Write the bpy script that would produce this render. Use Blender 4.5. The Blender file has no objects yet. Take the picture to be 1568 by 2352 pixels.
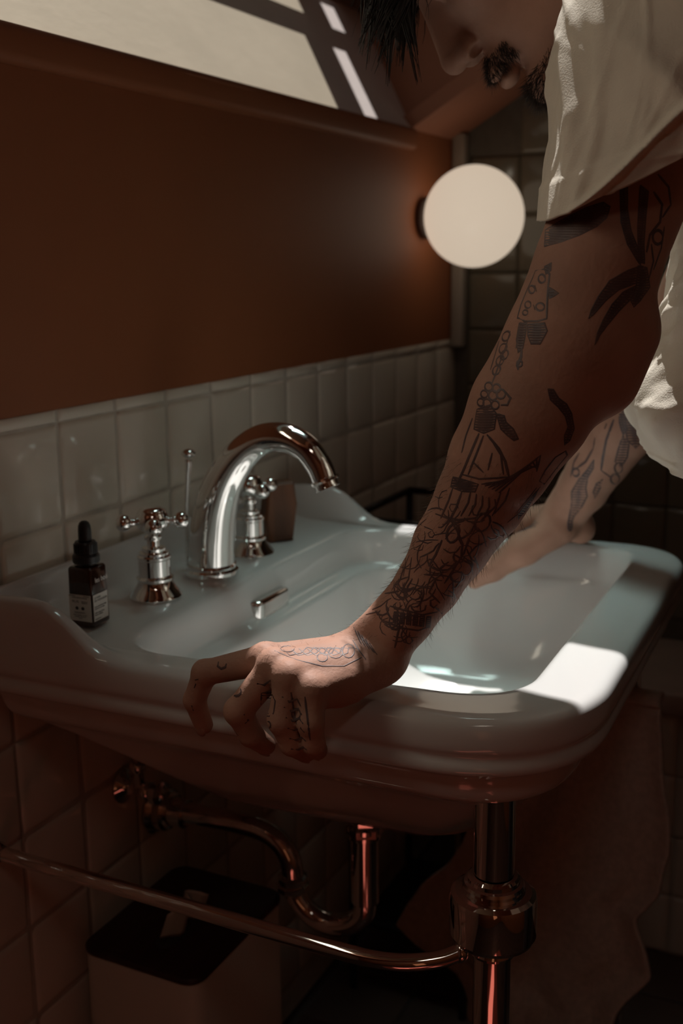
import bpy, bmesh, math, random
import numpy as np
from mathutils import Vector, Matrix

random.seed(7)
rng = np.random.default_rng(11)
SC = bpy.context.scene
COL = SC.collection

# ---------------------------------------------------------------- camera
# world: X along the tiled wall (away from the viewer), wall face at Y = 0,
# room on the -Y side, Z up, floor at 0.  Units are metres.
cam_d = bpy.data.cameras.new('camera')
cam = bpy.data.objects.new('camera', cam_d)
COL.objects.link(cam)
cam_d.sensor_fit = 'HORIZONTAL'
cam_d.sensor_width = 24.0
cam_d.lens = 24.0 * 2550.0 / 1568.0
cam_d.clip_start = 0.02
yaw, pitch, roll = (math.radians(a) for a in (26.49, 12.577, -0.682))
fwd = Vector((math.cos(yaw) * math.cos(pitch), math.sin(yaw) * math.cos(pitch), -math.sin(pitch)))
right = Vector((math.sin(yaw), -math.cos(yaw), 0))
up = right.cross(fwd)
r2 = math.cos(roll) * right + math.sin(roll) * up
u2 = -math.sin(roll) * right + math.cos(roll) * up
rot = Matrix((r2, u2, -fwd)).transposed()
cam.matrix_world = Matrix.Translation((0.0, -0.79, 1.201)) @ rot.to_4x4()
cam_d.dof.use_dof = True
cam_d.dof.focus_distance = 0.87
cam_d.dof.aperture_fstop = 6.3
SC.camera = cam

# ---------------------------------------------------------------- world, sun, sky light, added fill, exposure
world = bpy.data.worlds.new('sky')
SC.world = world
world.use_nodes = True
bg = world.node_tree.nodes['Background']
bg.inputs[0].default_value = (0.60, 0.62, 0.62, 1)
bg.inputs[1].default_value = 0.20

SUN = Vector((0.4868, 0.21, 1.0)).normalized()      # direction towards the sun
sun_d = bpy.data.lights.new('sun', 'SUN')
sun_d.energy = 5.8
sun_d.angle = math.radians(0.5)
sun_d.color = (1.0, 0.955, 0.93)
sun = bpy.data.objects.new('sun', sun_d)
sun.rotation_euler = SUN.to_track_quat('Z', 'Y').to_euler()
sun.location = (2.0, 0.6, 4.0)
COL.objects.link(sun)

SLOPE = 0.58                                        # roof pitch: z = 1.43 - SLOPE * y
RN = Vector((0, SLOPE, 1)).normalized()             # outward roof normal


def sky_area(name, x, y, off, sx, sy, watts, col, spread=180, aim=None):
    d = bpy.data.lights.new(name, 'AREA')
    d.shape = 'RECTANGLE'
    d.size, d.size_y = sx, sy
    d.energy = watts
    d.color = col
    d.spread = math.radians(spread)
    o = bpy.data.objects.new(name, d)
    o.location = (x, y, 1.43 - SLOPE * y + off)
    o.rotation_euler = (math.atan(-SLOPE), 0, 0)
    if aim:
        o.rotation_euler = (o.location - Vector(aim)).to_track_quat('Z', 'Y').to_euler()
    COL.objects.link(o)


sky_area('sky_light_low', 0.15, 0.10, 0.33, 0.8, 0.12, 1.25, (1.0, 0.88, 0.70))
sky_area('sky_light_high', 1.33, -0.22, 0.33, 0.36, 0.24, 0.36, (0.72, 0.98, 0.92), 42, (1.12, -0.38, 0.70))
sky_area('warm_fill_back', -0.25, -1.0, 0.02, 0.38, 0.30, 1.05, (1.0, 0.86, 0.72))  # warm area lamp added behind the viewer to lift the shadows

SC.view_settings.view_transform = 'Standard'
SC.view_settings.look = 'None'
SC.view_settings.exposure = 0.0
SC.view_settings.gamma = 1.0
SC.view_settings.use_curve_mapping = False
try:
    SC.cycles.use_denoising = True
    SC.cycles.max_bounces = 10
    SC.cycles.diffuse_bounces = 6
    SC.cycles.sample_clamp_indirect = 4.0
    SC.cycles.caustics_reflective = True
except Exception:
    pass


# ---------------------------------------------------------------- materials
def mat(name, col, rough=0.5, metal=0.0, var=0.0, var_scale=8.0, bump=0.0, bump_scale=60.0, spec=0.5,
        emit=None, emit_strength=1.0, coat=0.0, col2=None, sss=0.0, stretch=None):
    m = bpy.data.materials.new(name)
    m.use_nodes = True
    nt = m.node_tree
    b = nt.nodes['Principled BSDF']
    b.inputs['Base Color'].default_value = (*col, 1)
    b.inputs['Roughness'].default_value = rough
    b.inputs['Metallic'].default_value = metal
    b.inputs['Specular IOR Level'].default_value = spec
    b.inputs['Coat Weight'].default_value = coat
    if sss:
        b.inputs['Subsurface Weight'].default_value = sss
        b.inputs['Subsurface Radius'].default_value = (0.01, 0.004, 0.002)
        b.inputs['Subsurface Scale'].default_value = 0.5
    tc = nt.nodes.new('ShaderNodeTexCoord')
    mp = nt.nodes.new('ShaderNodeMapping')
    nt.links.new(tc.outputs['Object'], mp.inputs[0])
    if stretch:
        mp.inputs['Scale'].default_value = stretch
    if var:
        n = nt.nodes.new('ShaderNodeTexNoise')
        n.inputs['Scale'].default_value = var_scale
        n.inputs['Detail'].default_value = 6
        nt.links.new(mp.outputs[0], n.inputs['Vector'])
        r = nt.nodes.new('ShaderNodeValToRGB')
        c2 = col2 or tuple(c * (1 - var) for c in col)
        r.color_ramp.elements[0].position = 0.35
        r.color_ramp.elements[1].position = 0.65
        r.color_ramp.elements[0].color = (*c2, 1)
        r.color_ramp.elements[1].color = (*col, 1)
        nt.links.new(n.outputs['Fac'], r.inputs[0])
        nt.links.new(r.outputs[0], b.inputs['Base Color'])
    if bump:
        n2 = nt.nodes.new('ShaderNodeTexNoise')
        n2.inputs['Scale'].default_value = bump_scale
        n2.inputs['Detail'].default_value = 4
        nt.links.new(mp.outputs[0], n2.inputs['Vector'])
        bp = nt.nodes.new('ShaderNodeBump')
        bp.inputs['Strength'].default_value = bump
        bp.inputs['Distance'].default_value = 0.002
        nt.links.new(n2.outputs['Fac'], bp.inputs['Height'])
        nt.links.new(bp.outputs[0], b.inputs['Normal'])
    if emit:
        b.inputs['Emission Color'].default_value = (*emit, 1)
        b.inputs['Emission Strength'].default_value = emit_strength
    return m


M = {}
M['porcelain'] = mat('porcelain', (0.66, 0.655, 0.635), 0.10, coat=0.3)
M['tile'] = mat('white_glazed_tile', (0.82, 0.76, 0.65), 0.10, var=0.10, var_scale=5, bump=0.25, bump_scale=9)
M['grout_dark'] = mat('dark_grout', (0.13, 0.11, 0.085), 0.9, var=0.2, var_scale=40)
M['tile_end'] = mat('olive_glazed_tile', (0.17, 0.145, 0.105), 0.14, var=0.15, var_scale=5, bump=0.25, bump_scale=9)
M['grout'] = mat('grout', (0.58, 0.53, 0.45), 0.85, var=0.2, var_scale=40)
M['terracotta'] = mat('terracotta_paint', (0.33, 0.112, 0.044), 0.55, var=0.10, var_scale=3, bump=0.10, bump_scale=180)
M['plaster'] = mat('pale_plaster', (0.88, 0.79, 0.74), 0.55, var=0.08, var_scale=9, bump=0.2, bump_scale=70)
M['ceiling'] = mat('terracotta_ceiling', (0.40, 0.165, 0.095), 0.7, var=0.08, var_scale=3, bump=0.1, bump_scale=150)
M['frame'] = mat('window_frame', (0.25, 0.17, 0.12), 0.5)
M['floor'] = mat('dark_floor_tile', (0.11, 0.062, 0.048), 0.45, var=0.3, var_scale=6, bump=0.2)
M['floor_grout'] = mat('floor_grout', (0.085, 0.055, 0.045), 0.9)
M['chrome'] = mat('chrome', (0.80, 0.79, 0.77), 0.055, metal=1.0)
M['slot_shade'] = mat('slot_dark', (0.03, 0.028, 0.027), 0.5)
M['black_metal'] = mat('black_metal', (0.012, 0.010, 0.010), 0.45)
M['rubber'] = mat('black_rubber', (0.010, 0.009, 0.009), 0.5)
M['cap'] = mat('black_plastic', (0.010, 0.009, 0.010), 0.38)
M['amber'] = mat('amber_glass', (0.030, 0.010, 0.006), 0.12, coat=0.5)
M['label'] = mat('label_paper', (0.62, 0.60, 0.55), 0.55)
M['ink'] = mat('label_ink', (0.05, 0.045, 0.045), 0.6)
M['white_ink'] = mat('white_ink', (0.70, 0.67, 0.63), 0.5)
M['wood'] = mat('brown_wood', (0.17, 0.062, 0.022), 0.5, var=0.5, var_scale=10, stretch=(6, 6, 1))
M['wood_dark'] = mat('dark_wood', (0.045, 0.018, 0.012), 0.5, var=0.4, var_scale=8, stretch=(1, 8, 8))
M['bin'] = mat('white_box', (0.62, 0.56, 0.47), 0.5)
M['towel'] = mat('terry_towel', (0.74, 0.66, 0.58), 0.95, var=0.15, var_scale=120, bump=1.0, bump_scale=420, spec=0.1)
M['cloth'] = mat('linen_shirt', (0.86, 0.80, 0.68), 0.9, var=0.14, var_scale=14, bump=0.25, bump_scale=700, spec=0.15)
M['trouser'] = mat('dark_trouser', (0.05, 0.045, 0.05), 0.9)
M['shoe'] = mat('shoe_leather', (0.03, 0.022, 0.018), 0.5)
M['skin'] = mat('skin', (0.48, 0.27, 0.195), 0.6, var=0.18, var_scale=22, bump=0.25, bump_scale=260, spec=0.22)
M['ink_skin'] = mat('tattoo_ink', (0.075, 0.050, 0.052), 0.5, var=0.4, var_scale=60, col2=(0.14, 0.082, 0.070))
M['hair'] = mat('dark_hair', (0.013, 0.008, 0.006), 0.36, spec=0.3)
M['beard'] = mat('beard_hair', (0.035, 0.020, 0.014), 0.5)
M['arm_hair'] = mat('arm_hair', (0.16, 0.10, 0.06), 0.5)
M['nail'] = mat('fingernail', (0.42, 0.24, 0.18), 0.3)
M['eye'] = mat('eye_white', (0.5, 0.45, 0.42), 0.2)
M['globe'] = mat('opal_glass', (0.8, 0.75, 0.68), 0.3, emit=(0.60, 0.49, 0.375), emit_strength=0.92)
M['lamp_base'] = mat('lamp_base', (0.06, 0.03, 0.02), 0.4)
M['slab'] = mat('stone_slab', (0.62, 0.50, 0.43), 0.4, var=0.2)
M['pale_trim'] = mat('pale_trim', (0.36, 0.31, 0.25), 0.35)
M['mat'] = mat('red_bath_mat', (0.55, 0.115, 0.075), 0.95, bump=0.8, bump_scale=300)
M['hose'] = mat('steel_braid', (0.45, 0.42, 0.40), 0.35, metal=1.0, bump=1.0, bump_scale=500)


def glass_pane(name, col):
    m = bpy.data.materials.new(name)
    m.use_nodes = True
    nt = m.node_tree
    nt.nodes.clear()
    out = nt.nodes.new('ShaderNodeOutputMaterial')
    t = nt.nodes.new('ShaderNodeBsdfTransparent')
    t.inputs[0].default_value = (*col, 1)
    g = nt.nodes.new('ShaderNodeBsdfGlossy')
    g.inputs['Roughness'].default_value = 0.02
    mx = nt.nodes.new('ShaderNodeMixShader')
    mx.inputs[0].default_value = 0.04
    nt.links.new(t.outputs[0], mx.inputs[1])
    nt.links.new(g.outputs[0], mx.inputs[2])
    nt.links.new(mx.outputs[0], out.inputs[0])
    return m


M['pane_cream'] = glass_pane('cream_tinted_glass', (0.80, 0.79, 0.71))
M['pane_clear'] = glass_pane('clear_glass', (0.97, 0.97, 0.97))


# ---------------------------------------------------------------- mesh helpers
def link(name, me, m, parent=None, smooth=True):
    o = bpy.data.objects.new(name, me)
    COL.objects.link(o)
    if m is not None:
        me.materials.append(m)
    if smooth:
        me.polygons.foreach_set('use_smooth', [True] * len(me.polygons))
    if parent is not None:
        o.parent = parent
        w = Matrix.Identity(4)
        p = parent
        while p is not None:                          # parents carry plain locations only
            w = Matrix.Translation(p.location) @ w if p.parent is None else w
            p = p.parent
        o.matrix_parent_inverse = w.inverted() if parent.parent is None else Matrix.Identity(4)
    return o


def mesh(name, vf, m, parent=None, smooth=True):
    v, f = vf
    me = bpy.data.meshes.new(name)
    me.from_pydata([tuple(map(float, p)) for p in v], [], [tuple(map(int, q)) for q in f])
    me.validate()
    bm = bmesh.new()
    bm.from_mesh(me)
    bmesh.ops.recalc_face_normals(bm, faces=bm.faces)
    bm.to_mesh(me)
    bm.free()
    me.update()
    return link(name, me, m, parent, smooth)


def autosmooth(o, deg=40):
    me = o.data
    bm = bmesh.new()
    bm.from_mesh(me)
    a = math.radians(deg)
    for e in bm.edges:
        e.smooth = e.calc_face_angle(0.0) < a
    bm.to_mesh(me)
    bm.free()
    return o


def tag(o, label=None, cat=None, group=None, kind=None):
    if label:
        o['label'] = label
    if cat:
        o['category'] = cat
    if group:
        o['group'] = group
    if kind:
        o['kind'] = kind
    return o


def thing(name, loc, label, cat, group=None):
    o = bpy.data.objects.new(name, None)
    o.empty_display_size = 0.05
    o.location = loc
    COL.objects.link(o)
    return tag(o, label, cat, group)


def join(*parts):
    V, F = [], []
    for v, f in parts:
        k = len(V)
        V += [tuple(p) for p in v]
        F += [tuple(i + k for i in q) for q in f]
    return V, F


def box(c, s, bevel=0.0, seg=2, R=None):
    bm = bmesh.new()
    bmesh.ops.create_cube(bm, size=1.0)
    for v in bm.verts:
        v.co = Vector((v.co.x * s[0], v.co.y * s[1], v.co.z * s[2]))
    if bevel:
        bmesh.ops.bevel(bm, geom=list(bm.edges), offset=bevel, segments=seg, affect='EDGES', profile=0.5)
    if R is not None:
        bmesh.ops.transform(bm, matrix=R, verts=bm.verts)
    bm.verts.ensure_lookup_table()
    V = [tuple(v.co + Vector(c)) for v in bm.verts]
    F = [tuple(v.index for v in f.verts) for f in bm.faces]
    bm.free()
    return V, F


def lathe(prof, c, n=48, axis=None):
    V, F = [], []
    A = Vector((0, 0, 1)) if axis is None else Vector(axis).normalized()
    q = Vector((0, 0, 1)).rotation_difference(A)
    for r, z in prof:
        for i in range(n):
            a = 2 * math.pi * i / n
            V.append(tuple(q @ Vector((max(r, 1e-5) * math.cos(a), max(r, 1e-5) * math.sin(a), z)) + Vector(c)))
    for k in range(len(prof) - 1):
        for i in range(n):
            j = (i + 1) % n
            F.append((k * n + i, k * n + j, (k + 1) * n + j, (k + 1) * n + i))
    F.append(tuple(range(n - 1, -1, -1)))
    F.append(tuple(range((len(prof) - 1) * n, len(prof) * n)))
    return V, F


def spline(pts, per=8):
    P = np.array(pts, float)
    n = len(P)
    out = []
    for i in range(n - 1):
        p0 = P[max(i - 1, 0)]
        p1, p2 = P[i], P[i + 1]
        p3 = P[min(i + 2, n - 1)]
        for k in range(per):
            t = k / per
            out.append(0.5 * (2 * p1 + (p2 - p0) * t + (2 * p0 - 5 * p1 + 4 * p2 - p3) * t * t
                              + (3 * p1 - p0 - 3 * p2 + p3) * t ** 3))
    out.append(P[-1])
    return np.array(out)


def tube(pts, rad, n=20, per=8, cap=True):
    """pts (k,3), rad (k,) or scalar -> swept round tube through a spline."""
    P = np.array(pts, float)
    r = np.full(len(P), rad, float) if np.isscalar(rad) else np.array(rad, float)
    S = spline(np.c_[P, r], per) if per > 1 else np.c_[P, r]
    C, R_ = S[:, :3], S[:, 3]
    T = np.gradient(C, axis=0)
    T /= np.linalg.norm(T, axis=1)[:, None] + 1e-12
    ref = np.array([0, 0, 1.0]) if abs(T[0][2]) < 0.9 else np.array([1.0, 0, 0])
    nrm = np.cross(T[0], ref)
    nrm /= np.linalg.norm(nrm)
    V, F = [], []
    for i in range(len(C)):
        nrm = nrm - T[i] * (nrm @ T[i])
        nrm /= np.linalg.norm(nrm)
        b = np.cross(T[i], nrm)
        for k in range(n):
            a = 2 * math.pi * k / n
            V.append(C[i] + R_[i] * (math.cos(a) * nrm + math.sin(a) * b))
    for i in range(len(C) - 1):
        for k in range(n):
            j = (k + 1) % n
            F.append((i * n + k, i * n + j, (i + 1) * n + j, (i + 1) * n + k))
    if cap:
        F.append(tuple(range(n - 1, -1, -1)))
        F.append(tuple(range((len(C) - 1) * n, len(C) * n)))
    return V, F


def ellipsoid(c, r, n=24, m=16, R=None):
    V, F = [], []
    for i in range(m + 1):
        t = math.pi * i / m
        for k in range(n):
            a = 2 * math.pi * k / n
            p = Vector((r[0] * math.sin(t) * math.cos(a), r[1] * math.sin(t) * math.sin(a), r[2] * math.cos(t)))
            if R is not None:
                p = R @ p
            V.append(tuple(p + Vector(c)))
    for i in range(m):
        for k in range(n):
            j = (k + 1) % n
            F.append((i * n + k, (i + 1) * n + k, (i + 1) * n + j, i * n + j))
    return V, F


def sstep(a, b, x):
    t = np.clip((x - a) / (b - a), 0, 1)
    return t * t * (3 - 2 * t)


def rounded_poly(cor, rad, arc=9, side=12):
    """closed outline: straight sides between rounded corners, same point count for every call."""
    n = len(cor)
    C = [np.array(c, float) for c in cor]
    st, en = [], []
    for i in range(n):
        p, a, b = C[i], C[i - 1], C[(i + 1) % n]
        da, db = (a - p) / np.linalg.norm(a - p), (b - p) / np.linalg.norm(b - p)
        st.append(p + da * rad[i])
        en.append(p + db * rad[i])
    out = []
    for i in range(n):
        for k in range(arc):
            t = k / (arc - 1)
            w = 1 - 2 * 0.414 * 0  # quadratic-ish round corner blended toward a circle
            q = (1 - t) ** 2 * st[i] + 2 * t * (1 - t) * C[i] + t * t * en[i]
            circ_mid = 0.5 * (st[i] + en[i])
            bulge = 4 * t * (1 - t)
            q = q - (C[i] - circ_mid) * 0.085 * bulge * (1 if rad[i] > 0 else 0)
            out.append(q * w)
        nx = (i + 1) % n
        for k in range(1, side):
            t = k / side
            out.append(en[i] * (1 - t) + st[nx] * t)
    return np.array(out)

# ================================================================ ROOM
XB, XE, YR, ZT = -0.9, 2.09, -1.9, 2.10             # back, end wall, right wall, flat ceiling
YK = -(ZT - 1.43) / SLOPE                           # where the slope meets the flat ceiling

floor = tag(mesh('floor', box(((XB + XE) / 2, YR / 2, -0.03), (XE - XB + .3, -YR + .3, 0.05)), M['floor_grout'], smooth=False), kind='structure')
wl = tag(mesh('wall_left', box(((XB + XE) / 2, 0.052, 0.72), (XE - XB + .2, 0.10, 1.42)), M['grout'], smooth=False), kind='structure')
tag(mesh('plaster', box(((XB + XE) / 2, 0.026, (1.0545 + 1.43) / 2), (XE - XB, 0.050, 1.43 - 1.0545)), M['terracotta'], wl, smooth=False))
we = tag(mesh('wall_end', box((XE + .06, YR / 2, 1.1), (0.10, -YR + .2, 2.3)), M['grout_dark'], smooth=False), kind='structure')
wb = tag(mesh('wall_back', box((XB - .05, YR / 2, 1.1), (0.10, -YR + .2, 2.3)), M['terracotta'], smooth=False), kind='structure')
wr = tag(mesh('wall_right', box(((XB + XE) / 2, YR - .05, 1.1), (XE - XB + .2, 0.10, 2.3)), M['terracotta'], smooth=False), kind='structure')


# --- glazed tiles, each one a piece (a few pillow shapes share their mesh data)
def tile_mesh(name, w, h, seed, m, depth=0.004):
    r = random.Random(seed)
    n = 4
    us = [0, .07, .5, .93, 1]
    V, F = [], []
    for i in range(n + 1):
        for k in range(n + 1):
            u, v = us[i], us[k]
            edge = min(u, 1 - u, v, 1 - v)
            d = depth if edge > 0.01 else depth * 0.45
            d += 0.0006 * r.uniform(-1, 1) if edge > 0.01 else 0
            V.append(((u - .5) * w, -d, (v - .5) * h))
    for i in range(n):
        for k in range(n):
            a = i * (n + 1) + k
            F.append((a, a + n + 1, a + n + 2, a + 1))
    k0 = len(V)
    ring = [i * (n + 1) for i in range(n + 1)] + [n * (n + 1) + k for k in range(1, n + 1)] + \
           [i * (n + 1) + n for i in range(n - 1, -1, -1)] + [k for k in range(n - 1, 0, -1)]
    for a in ring:
        V.append((V[a][0], 0.0, V[a][2]))
    for q in range(len(ring)):
        p = (q + 1) % len(ring)
        F.append((ring[q], ring[p], k0 + p, k0 + q))
    me = bpy.data.meshes.new(name)
    me.from_pydata(V, [], F)
    bm = bmesh.new()
    bm.from_mesh(me)
    bmesh.ops.recalc_face_normals(bm, faces=bm.faces)
    bm.to_mesh(me)
    bm.free()
    me.materials.append(m)
    me.polygons.foreach_set('use_smooth', [True] * len(me.polygons))
    return me


TW, TH, X0, Z0 = 0.0995, 0.1085, 0.9155, 1.0405     # tile pitch and origin measured on the wall
tiles = [tile_mesh('tile', TW - .0014, TH - .0014, s, M['tile']) for s in range(5)]
strips = [tile_mesh('tile_strip', TW - .0014, 0.0132, 20 + s, M['tile']) for s in range(3)]


def put(me, loc, rot, parent, name='tile'):
    o = bpy.data.objects.new(name, me)
    COL.objects.link(o)
    o.parent = parent
    o.location = loc
    o.rotation_euler = rot
    return o


jit = lambda s: random.uniform(-s, s)
for i in range(-5, 12):
    x = X0 + (i + .5) * TW
    if x > XE - .03:
        continue
    put(random.choice(strips), (x, 0.0042, Z0 + .0075), (jit(.012), 0, jit(.012)), wl, 'tile')
    for k in range(9):
        put(random.choice(tiles), (x, 0.0042, Z0 - (k + .5) * TH), (jit(.010), 0, jit(.012)), wl, 'tile')
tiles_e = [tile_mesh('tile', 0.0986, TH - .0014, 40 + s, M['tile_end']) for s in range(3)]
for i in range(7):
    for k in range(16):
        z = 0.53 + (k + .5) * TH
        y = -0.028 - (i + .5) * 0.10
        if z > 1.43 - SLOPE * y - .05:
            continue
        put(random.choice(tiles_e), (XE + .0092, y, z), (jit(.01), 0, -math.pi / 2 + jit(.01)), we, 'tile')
tag(mesh('trim_1', box((XE - .006, -0.014, 1.24), (0.030, 0.026, 0.40), .004), M['pale_trim']), kind='structure')

# low tiled boxing at the end of the room with a pale slab on top
lb = tag(mesh('trim_2', box((1.955, -0.99, 0.225), (0.262, 1.75, 0.45)), M['grout'], smooth=False), kind='structure')
mesh('ledge_slab', box((1.95, -0.99, 0.472), (0.285, 1.77, 0.042), .006), M['slab'], lb)
tl = [tile_mesh('tile', 0.1984, 0.1112, 60 + s, M['tile']) for s in range(3)]
for i in range(6):
    for k in range(4):
        put(random.choice(tl), (1.8242, -0.215 - i * .2, 0.056 + k * .1125), (jit(.006), 0, -math.pi / 2 + jit(.006)), lb, 'tile')

# floor tiles
fm = []
for s in range(3):
    v, f = box((0, 0, 0), (0.146, 0.146, 0.008), .0015, 1)
    me = bpy.data.meshes.new('floor_tile')
    me.from_pydata(v, [], f)
    me.materials.append(M['floor'])
    fm.append(me)
for i in range(18):
    for k in range(13):
        x, y = 0.02 + i * .15 - .8, -0.08 - k * .15
        if XB < x < 1.80 and YR < y < 0:
            put(random.choice(fm), (x, y, -.0045 + jit(.0004)), (jit(.002), jit(.002), 0), floor, 'floor_tile')


# --- sloping ceiling with the deep roof-window recess
def slope_plate(x0, x1, y0, y1, off, th=0.03):
    V = []
    for t in (0, th):
        for x, y in ((x0, y0), (x1, y0), (x1, y1), (x0, y1)):
            V.append((x, y, 1.43 - SLOPE * y + off + t))
    F = [(3, 2, 1, 0), (4, 5, 6, 7), (0, 1, 5, 4), (1, 2, 6, 5), (2, 3, 7, 6), (3, 0, 4, 7)]
    return V, F


RX0, RX1, RY = -0.30, 1.875, -0.64                  # recess mouth in the ceiling
BX0, BX1, BY0, BY1 = -0.45, -0.05, -1.12, -0.80     # rear roof opening, added so bounced sun fills the room
cl = [slope_plate(RX1, XE + .1, 0.05, YK, 0), slope_plate(XB - .1, RX0, 0.05, BY1, 0),
      slope_plate(XB - .1, BX0, BY1, YK, 0), slope_plate(BX1, RX1, BY1, YK, 0),
      slope_plate(RX0, RX1, RY, BY1, 0), slope_plate(BX0, BX1, BY0, YK, 0),
      box(((XB + XE) / 2, (YK + YR) / 2 - .05, ZT + .015), (XE - XB + .2, YK - YR + .12, 0.03))]
ceil = tag(mesh('ceiling', join(*cl), M['ceiling'], smooth=False), kind='structure')

OFF, KS = 0.35, 1.30                                # roof-glass height above the ceiling plane, splay of the sill


def quad(*p):
    return list(p), [tuple(range(len(p)))]


def slab(p, d):
    d = Vector(d)
    a = [Vector(q) for q in p]
    n = len(a)
    V = [tuple(q) for q in a] + [tuple(q + d) for q in a]
    F = [tuple(range(n - 1, -1, -1)), tuple(range(n, 2 * n))] + [(i, (i + 1) % n, n + (i + 1) % n, n + i) for i in range(n)]
    return V, F


ys = OFF / (KS + SLOPE)
zs = 1.431 + KS * ys
XC = 2.06                                            # recess end at glass height (splayed cheek)
sill = tag(mesh('trim_3', slab([(RX0, 0, 1.431), (RX1, 0, 1.431), (XC, ys, zs), (RX0, ys, zs)], (0, .02, -.012)), M['plaster'], smooth=False), kind='structure')
fas = tag(mesh('trim_4', box(((RX0 + 1.872) / 2, -0.004, 1.411), (1.872 - RX0, 0.024, 0.037), .009, 3), M['terracotta']), kind='structure')
yt = RY
zt = 1.43 - SLOPE * RY
mesh('recess_side', join(
    slab([(RX1, 0, 1.431), (RX1, yt, zt), (XC, yt, zt + OFF), (XC, ys, zs)], (.02, 0, 0)),
    slab([(RX0, 0, 1.431), (RX0, yt, zt), (RX0, yt, zt + OFF), (RX0, ys, zs)], (-.02, 0, 0)),
    slab([(RX0, yt, zt), (RX1, yt, zt), (XC, yt, zt + OFF), (RX0, yt, zt + OFF)], (0, -.02, 0))), M['ceiling'], ceil, smooth=False)


# roof window: unseen plate in the roof plane, its openings placed to shape the sun patches
def grid_plate(xs, ys_, holes, off, th):
    out = []
    for i in range(len(xs) - 1):
        for k in range(len(ys_) - 1):
            cx, cy = (xs[i] + xs[i + 1]) / 2, (ys_[k] + ys_[k + 1]) / 2
            if any(h[0] < cx < h[1] and h[2] < cy < h[3] for h in holes):
                continue
            out.append(slope_plate(xs[i], xs[i + 1], ys_[k], ys_[k + 1], off, th))
    return join(*out)


holes = [(-.1, 1.745, .062, .130), (1.838, 1.889, .062, .128), (-.1, 1.784, .153, .180), (1.878, 1.932, .149, .176),
         (1.393, 1.531, -.47, -.140), (0.960, 1.291, -.54, -.140), (1.335, 1.860, -.132, -.006)]  # gap between the upper pair shades the rim; last opening brightens the basin
xs = sorted({RX0 - .05, XC + .06, *[h[0] for h in holes], *[h[1] for h in holes]})
yv = sorted({RY - .05, ys + .03, *[h[2] for h in holes], *[h[3] for h in holes]})
w1 = tag(mesh('window_1', grid_plate(xs, yv, holes, OFF, 0.008), M['frame'], smooth=False), kind='structure')
for h in holes:
    cm = M['pane_cream'] if h[1] - h[0] > 1 else M['pane_clear']
    if h[2] > 0:
        mesh('pane', slope_plate(h[0] - .003, h[1] + .003, h[2] - .002, h[3] + .002, OFF + .009, .003), cm, w1, smooth=False)
w2 = tag(mesh('added_roof_window', join(*[slope_plate(a, b, c, d, 0.03, .02) for a, b, c, d in
      ((BX0, BX0 + .02, BY0, BY1), (BX1 - .02, BX1, BY0, BY1), (BX0, BX1, BY1 - .02, BY1), (BX0, BX1, BY0, BY0 + .02))]), M['frame'], smooth=False), kind='structure')  # unseen window, added to put sun on the back wall
mesh('pane', slope_plate(BX0 + .015, BX1 - .015, BY0 + .015, BY1 - .015, .038, .003), M['pane_clear'], w2, smooth=False)

# ================================================================ LAMP
lp = thing('wall_lamp', (1.93, 0.0, 1.281), 'round opal globe wall lamp glowing on the terracotta wall', 'lamp')
mesh('base', lathe([(0.037, 0), (0.037, .008), (0.034, .011), (0.028, .015)], (1.93, -0.001, 1.281), 48, (0, -1, 0)), M['lamp_base'], lp)
mesh('globe', ellipsoid((1.93, -0.0975, 1.281), (.0885, .0885, .0885), 64, 40), M['globe'], lp)

# ================================================================ WASHBASIN
basin = thing('washbasin', (1.07, -0.30, 0.85), 'white ceramic washbasin with moulded rim standing against the tiled wall', 'washbasin')
OUT_C = [(.752, -.001), (.768, -.602), (1.402, -.585), (1.372, -.001)]
OUT_R = [.018, .118, .085, .018]
IN_C = [(.797, -.140), (.830, -.540), (1.374, -.528), (1.340, -.136)]
IN_R = [.060, .062, .062, .060]
cen = np.array([1.075, -0.30])


def inset(poly_c, rad, d):
    P = [np.array(p) for p in poly_c]
    n = len(P)
    L = []
    for i in range(n):
        a, b = P[i], P[(i + 1) % n]
        t = (b - a) / np.linalg.norm(b - a)
        nr = np.array([-t[1], t[0]])
        if nr @ (cen - a) < 0:
            nr = -nr
        L.append((a + nr * d, t))
    out = []
    for i in range(n):
        (p, t), (q, s) = L[i - 1], L[i]
        k = np.linalg.solve(np.array([t, -s]).T, q - p)
        out.append(p + t * k[0])
    return rounded_poly(out, [max(r - d, .006) for r in rad], 12, 18)


def upstand(P, ins):
    """raised back rim and its swept-down ends"""
    y = P[:, 1]
    side = sstep(-.168, -.098, y) * (1 - .12 * sstep(-.06, 0, y))
    return .048 * side * (1 - sstep(.016, .036, ins))


rings = []


def ring(P, z):
    P = np.asarray(P)
    z = np.full(len(P), z) if np.isscalar(z) else z
    rings.append(np.c_[P, z])


def mixp(f, z, c=(1.06, -.29)):
    P = inset(IN_C, IN_R, 0)
    ring(np.array(c) + (P - np.array(c)) * f, z)


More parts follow.
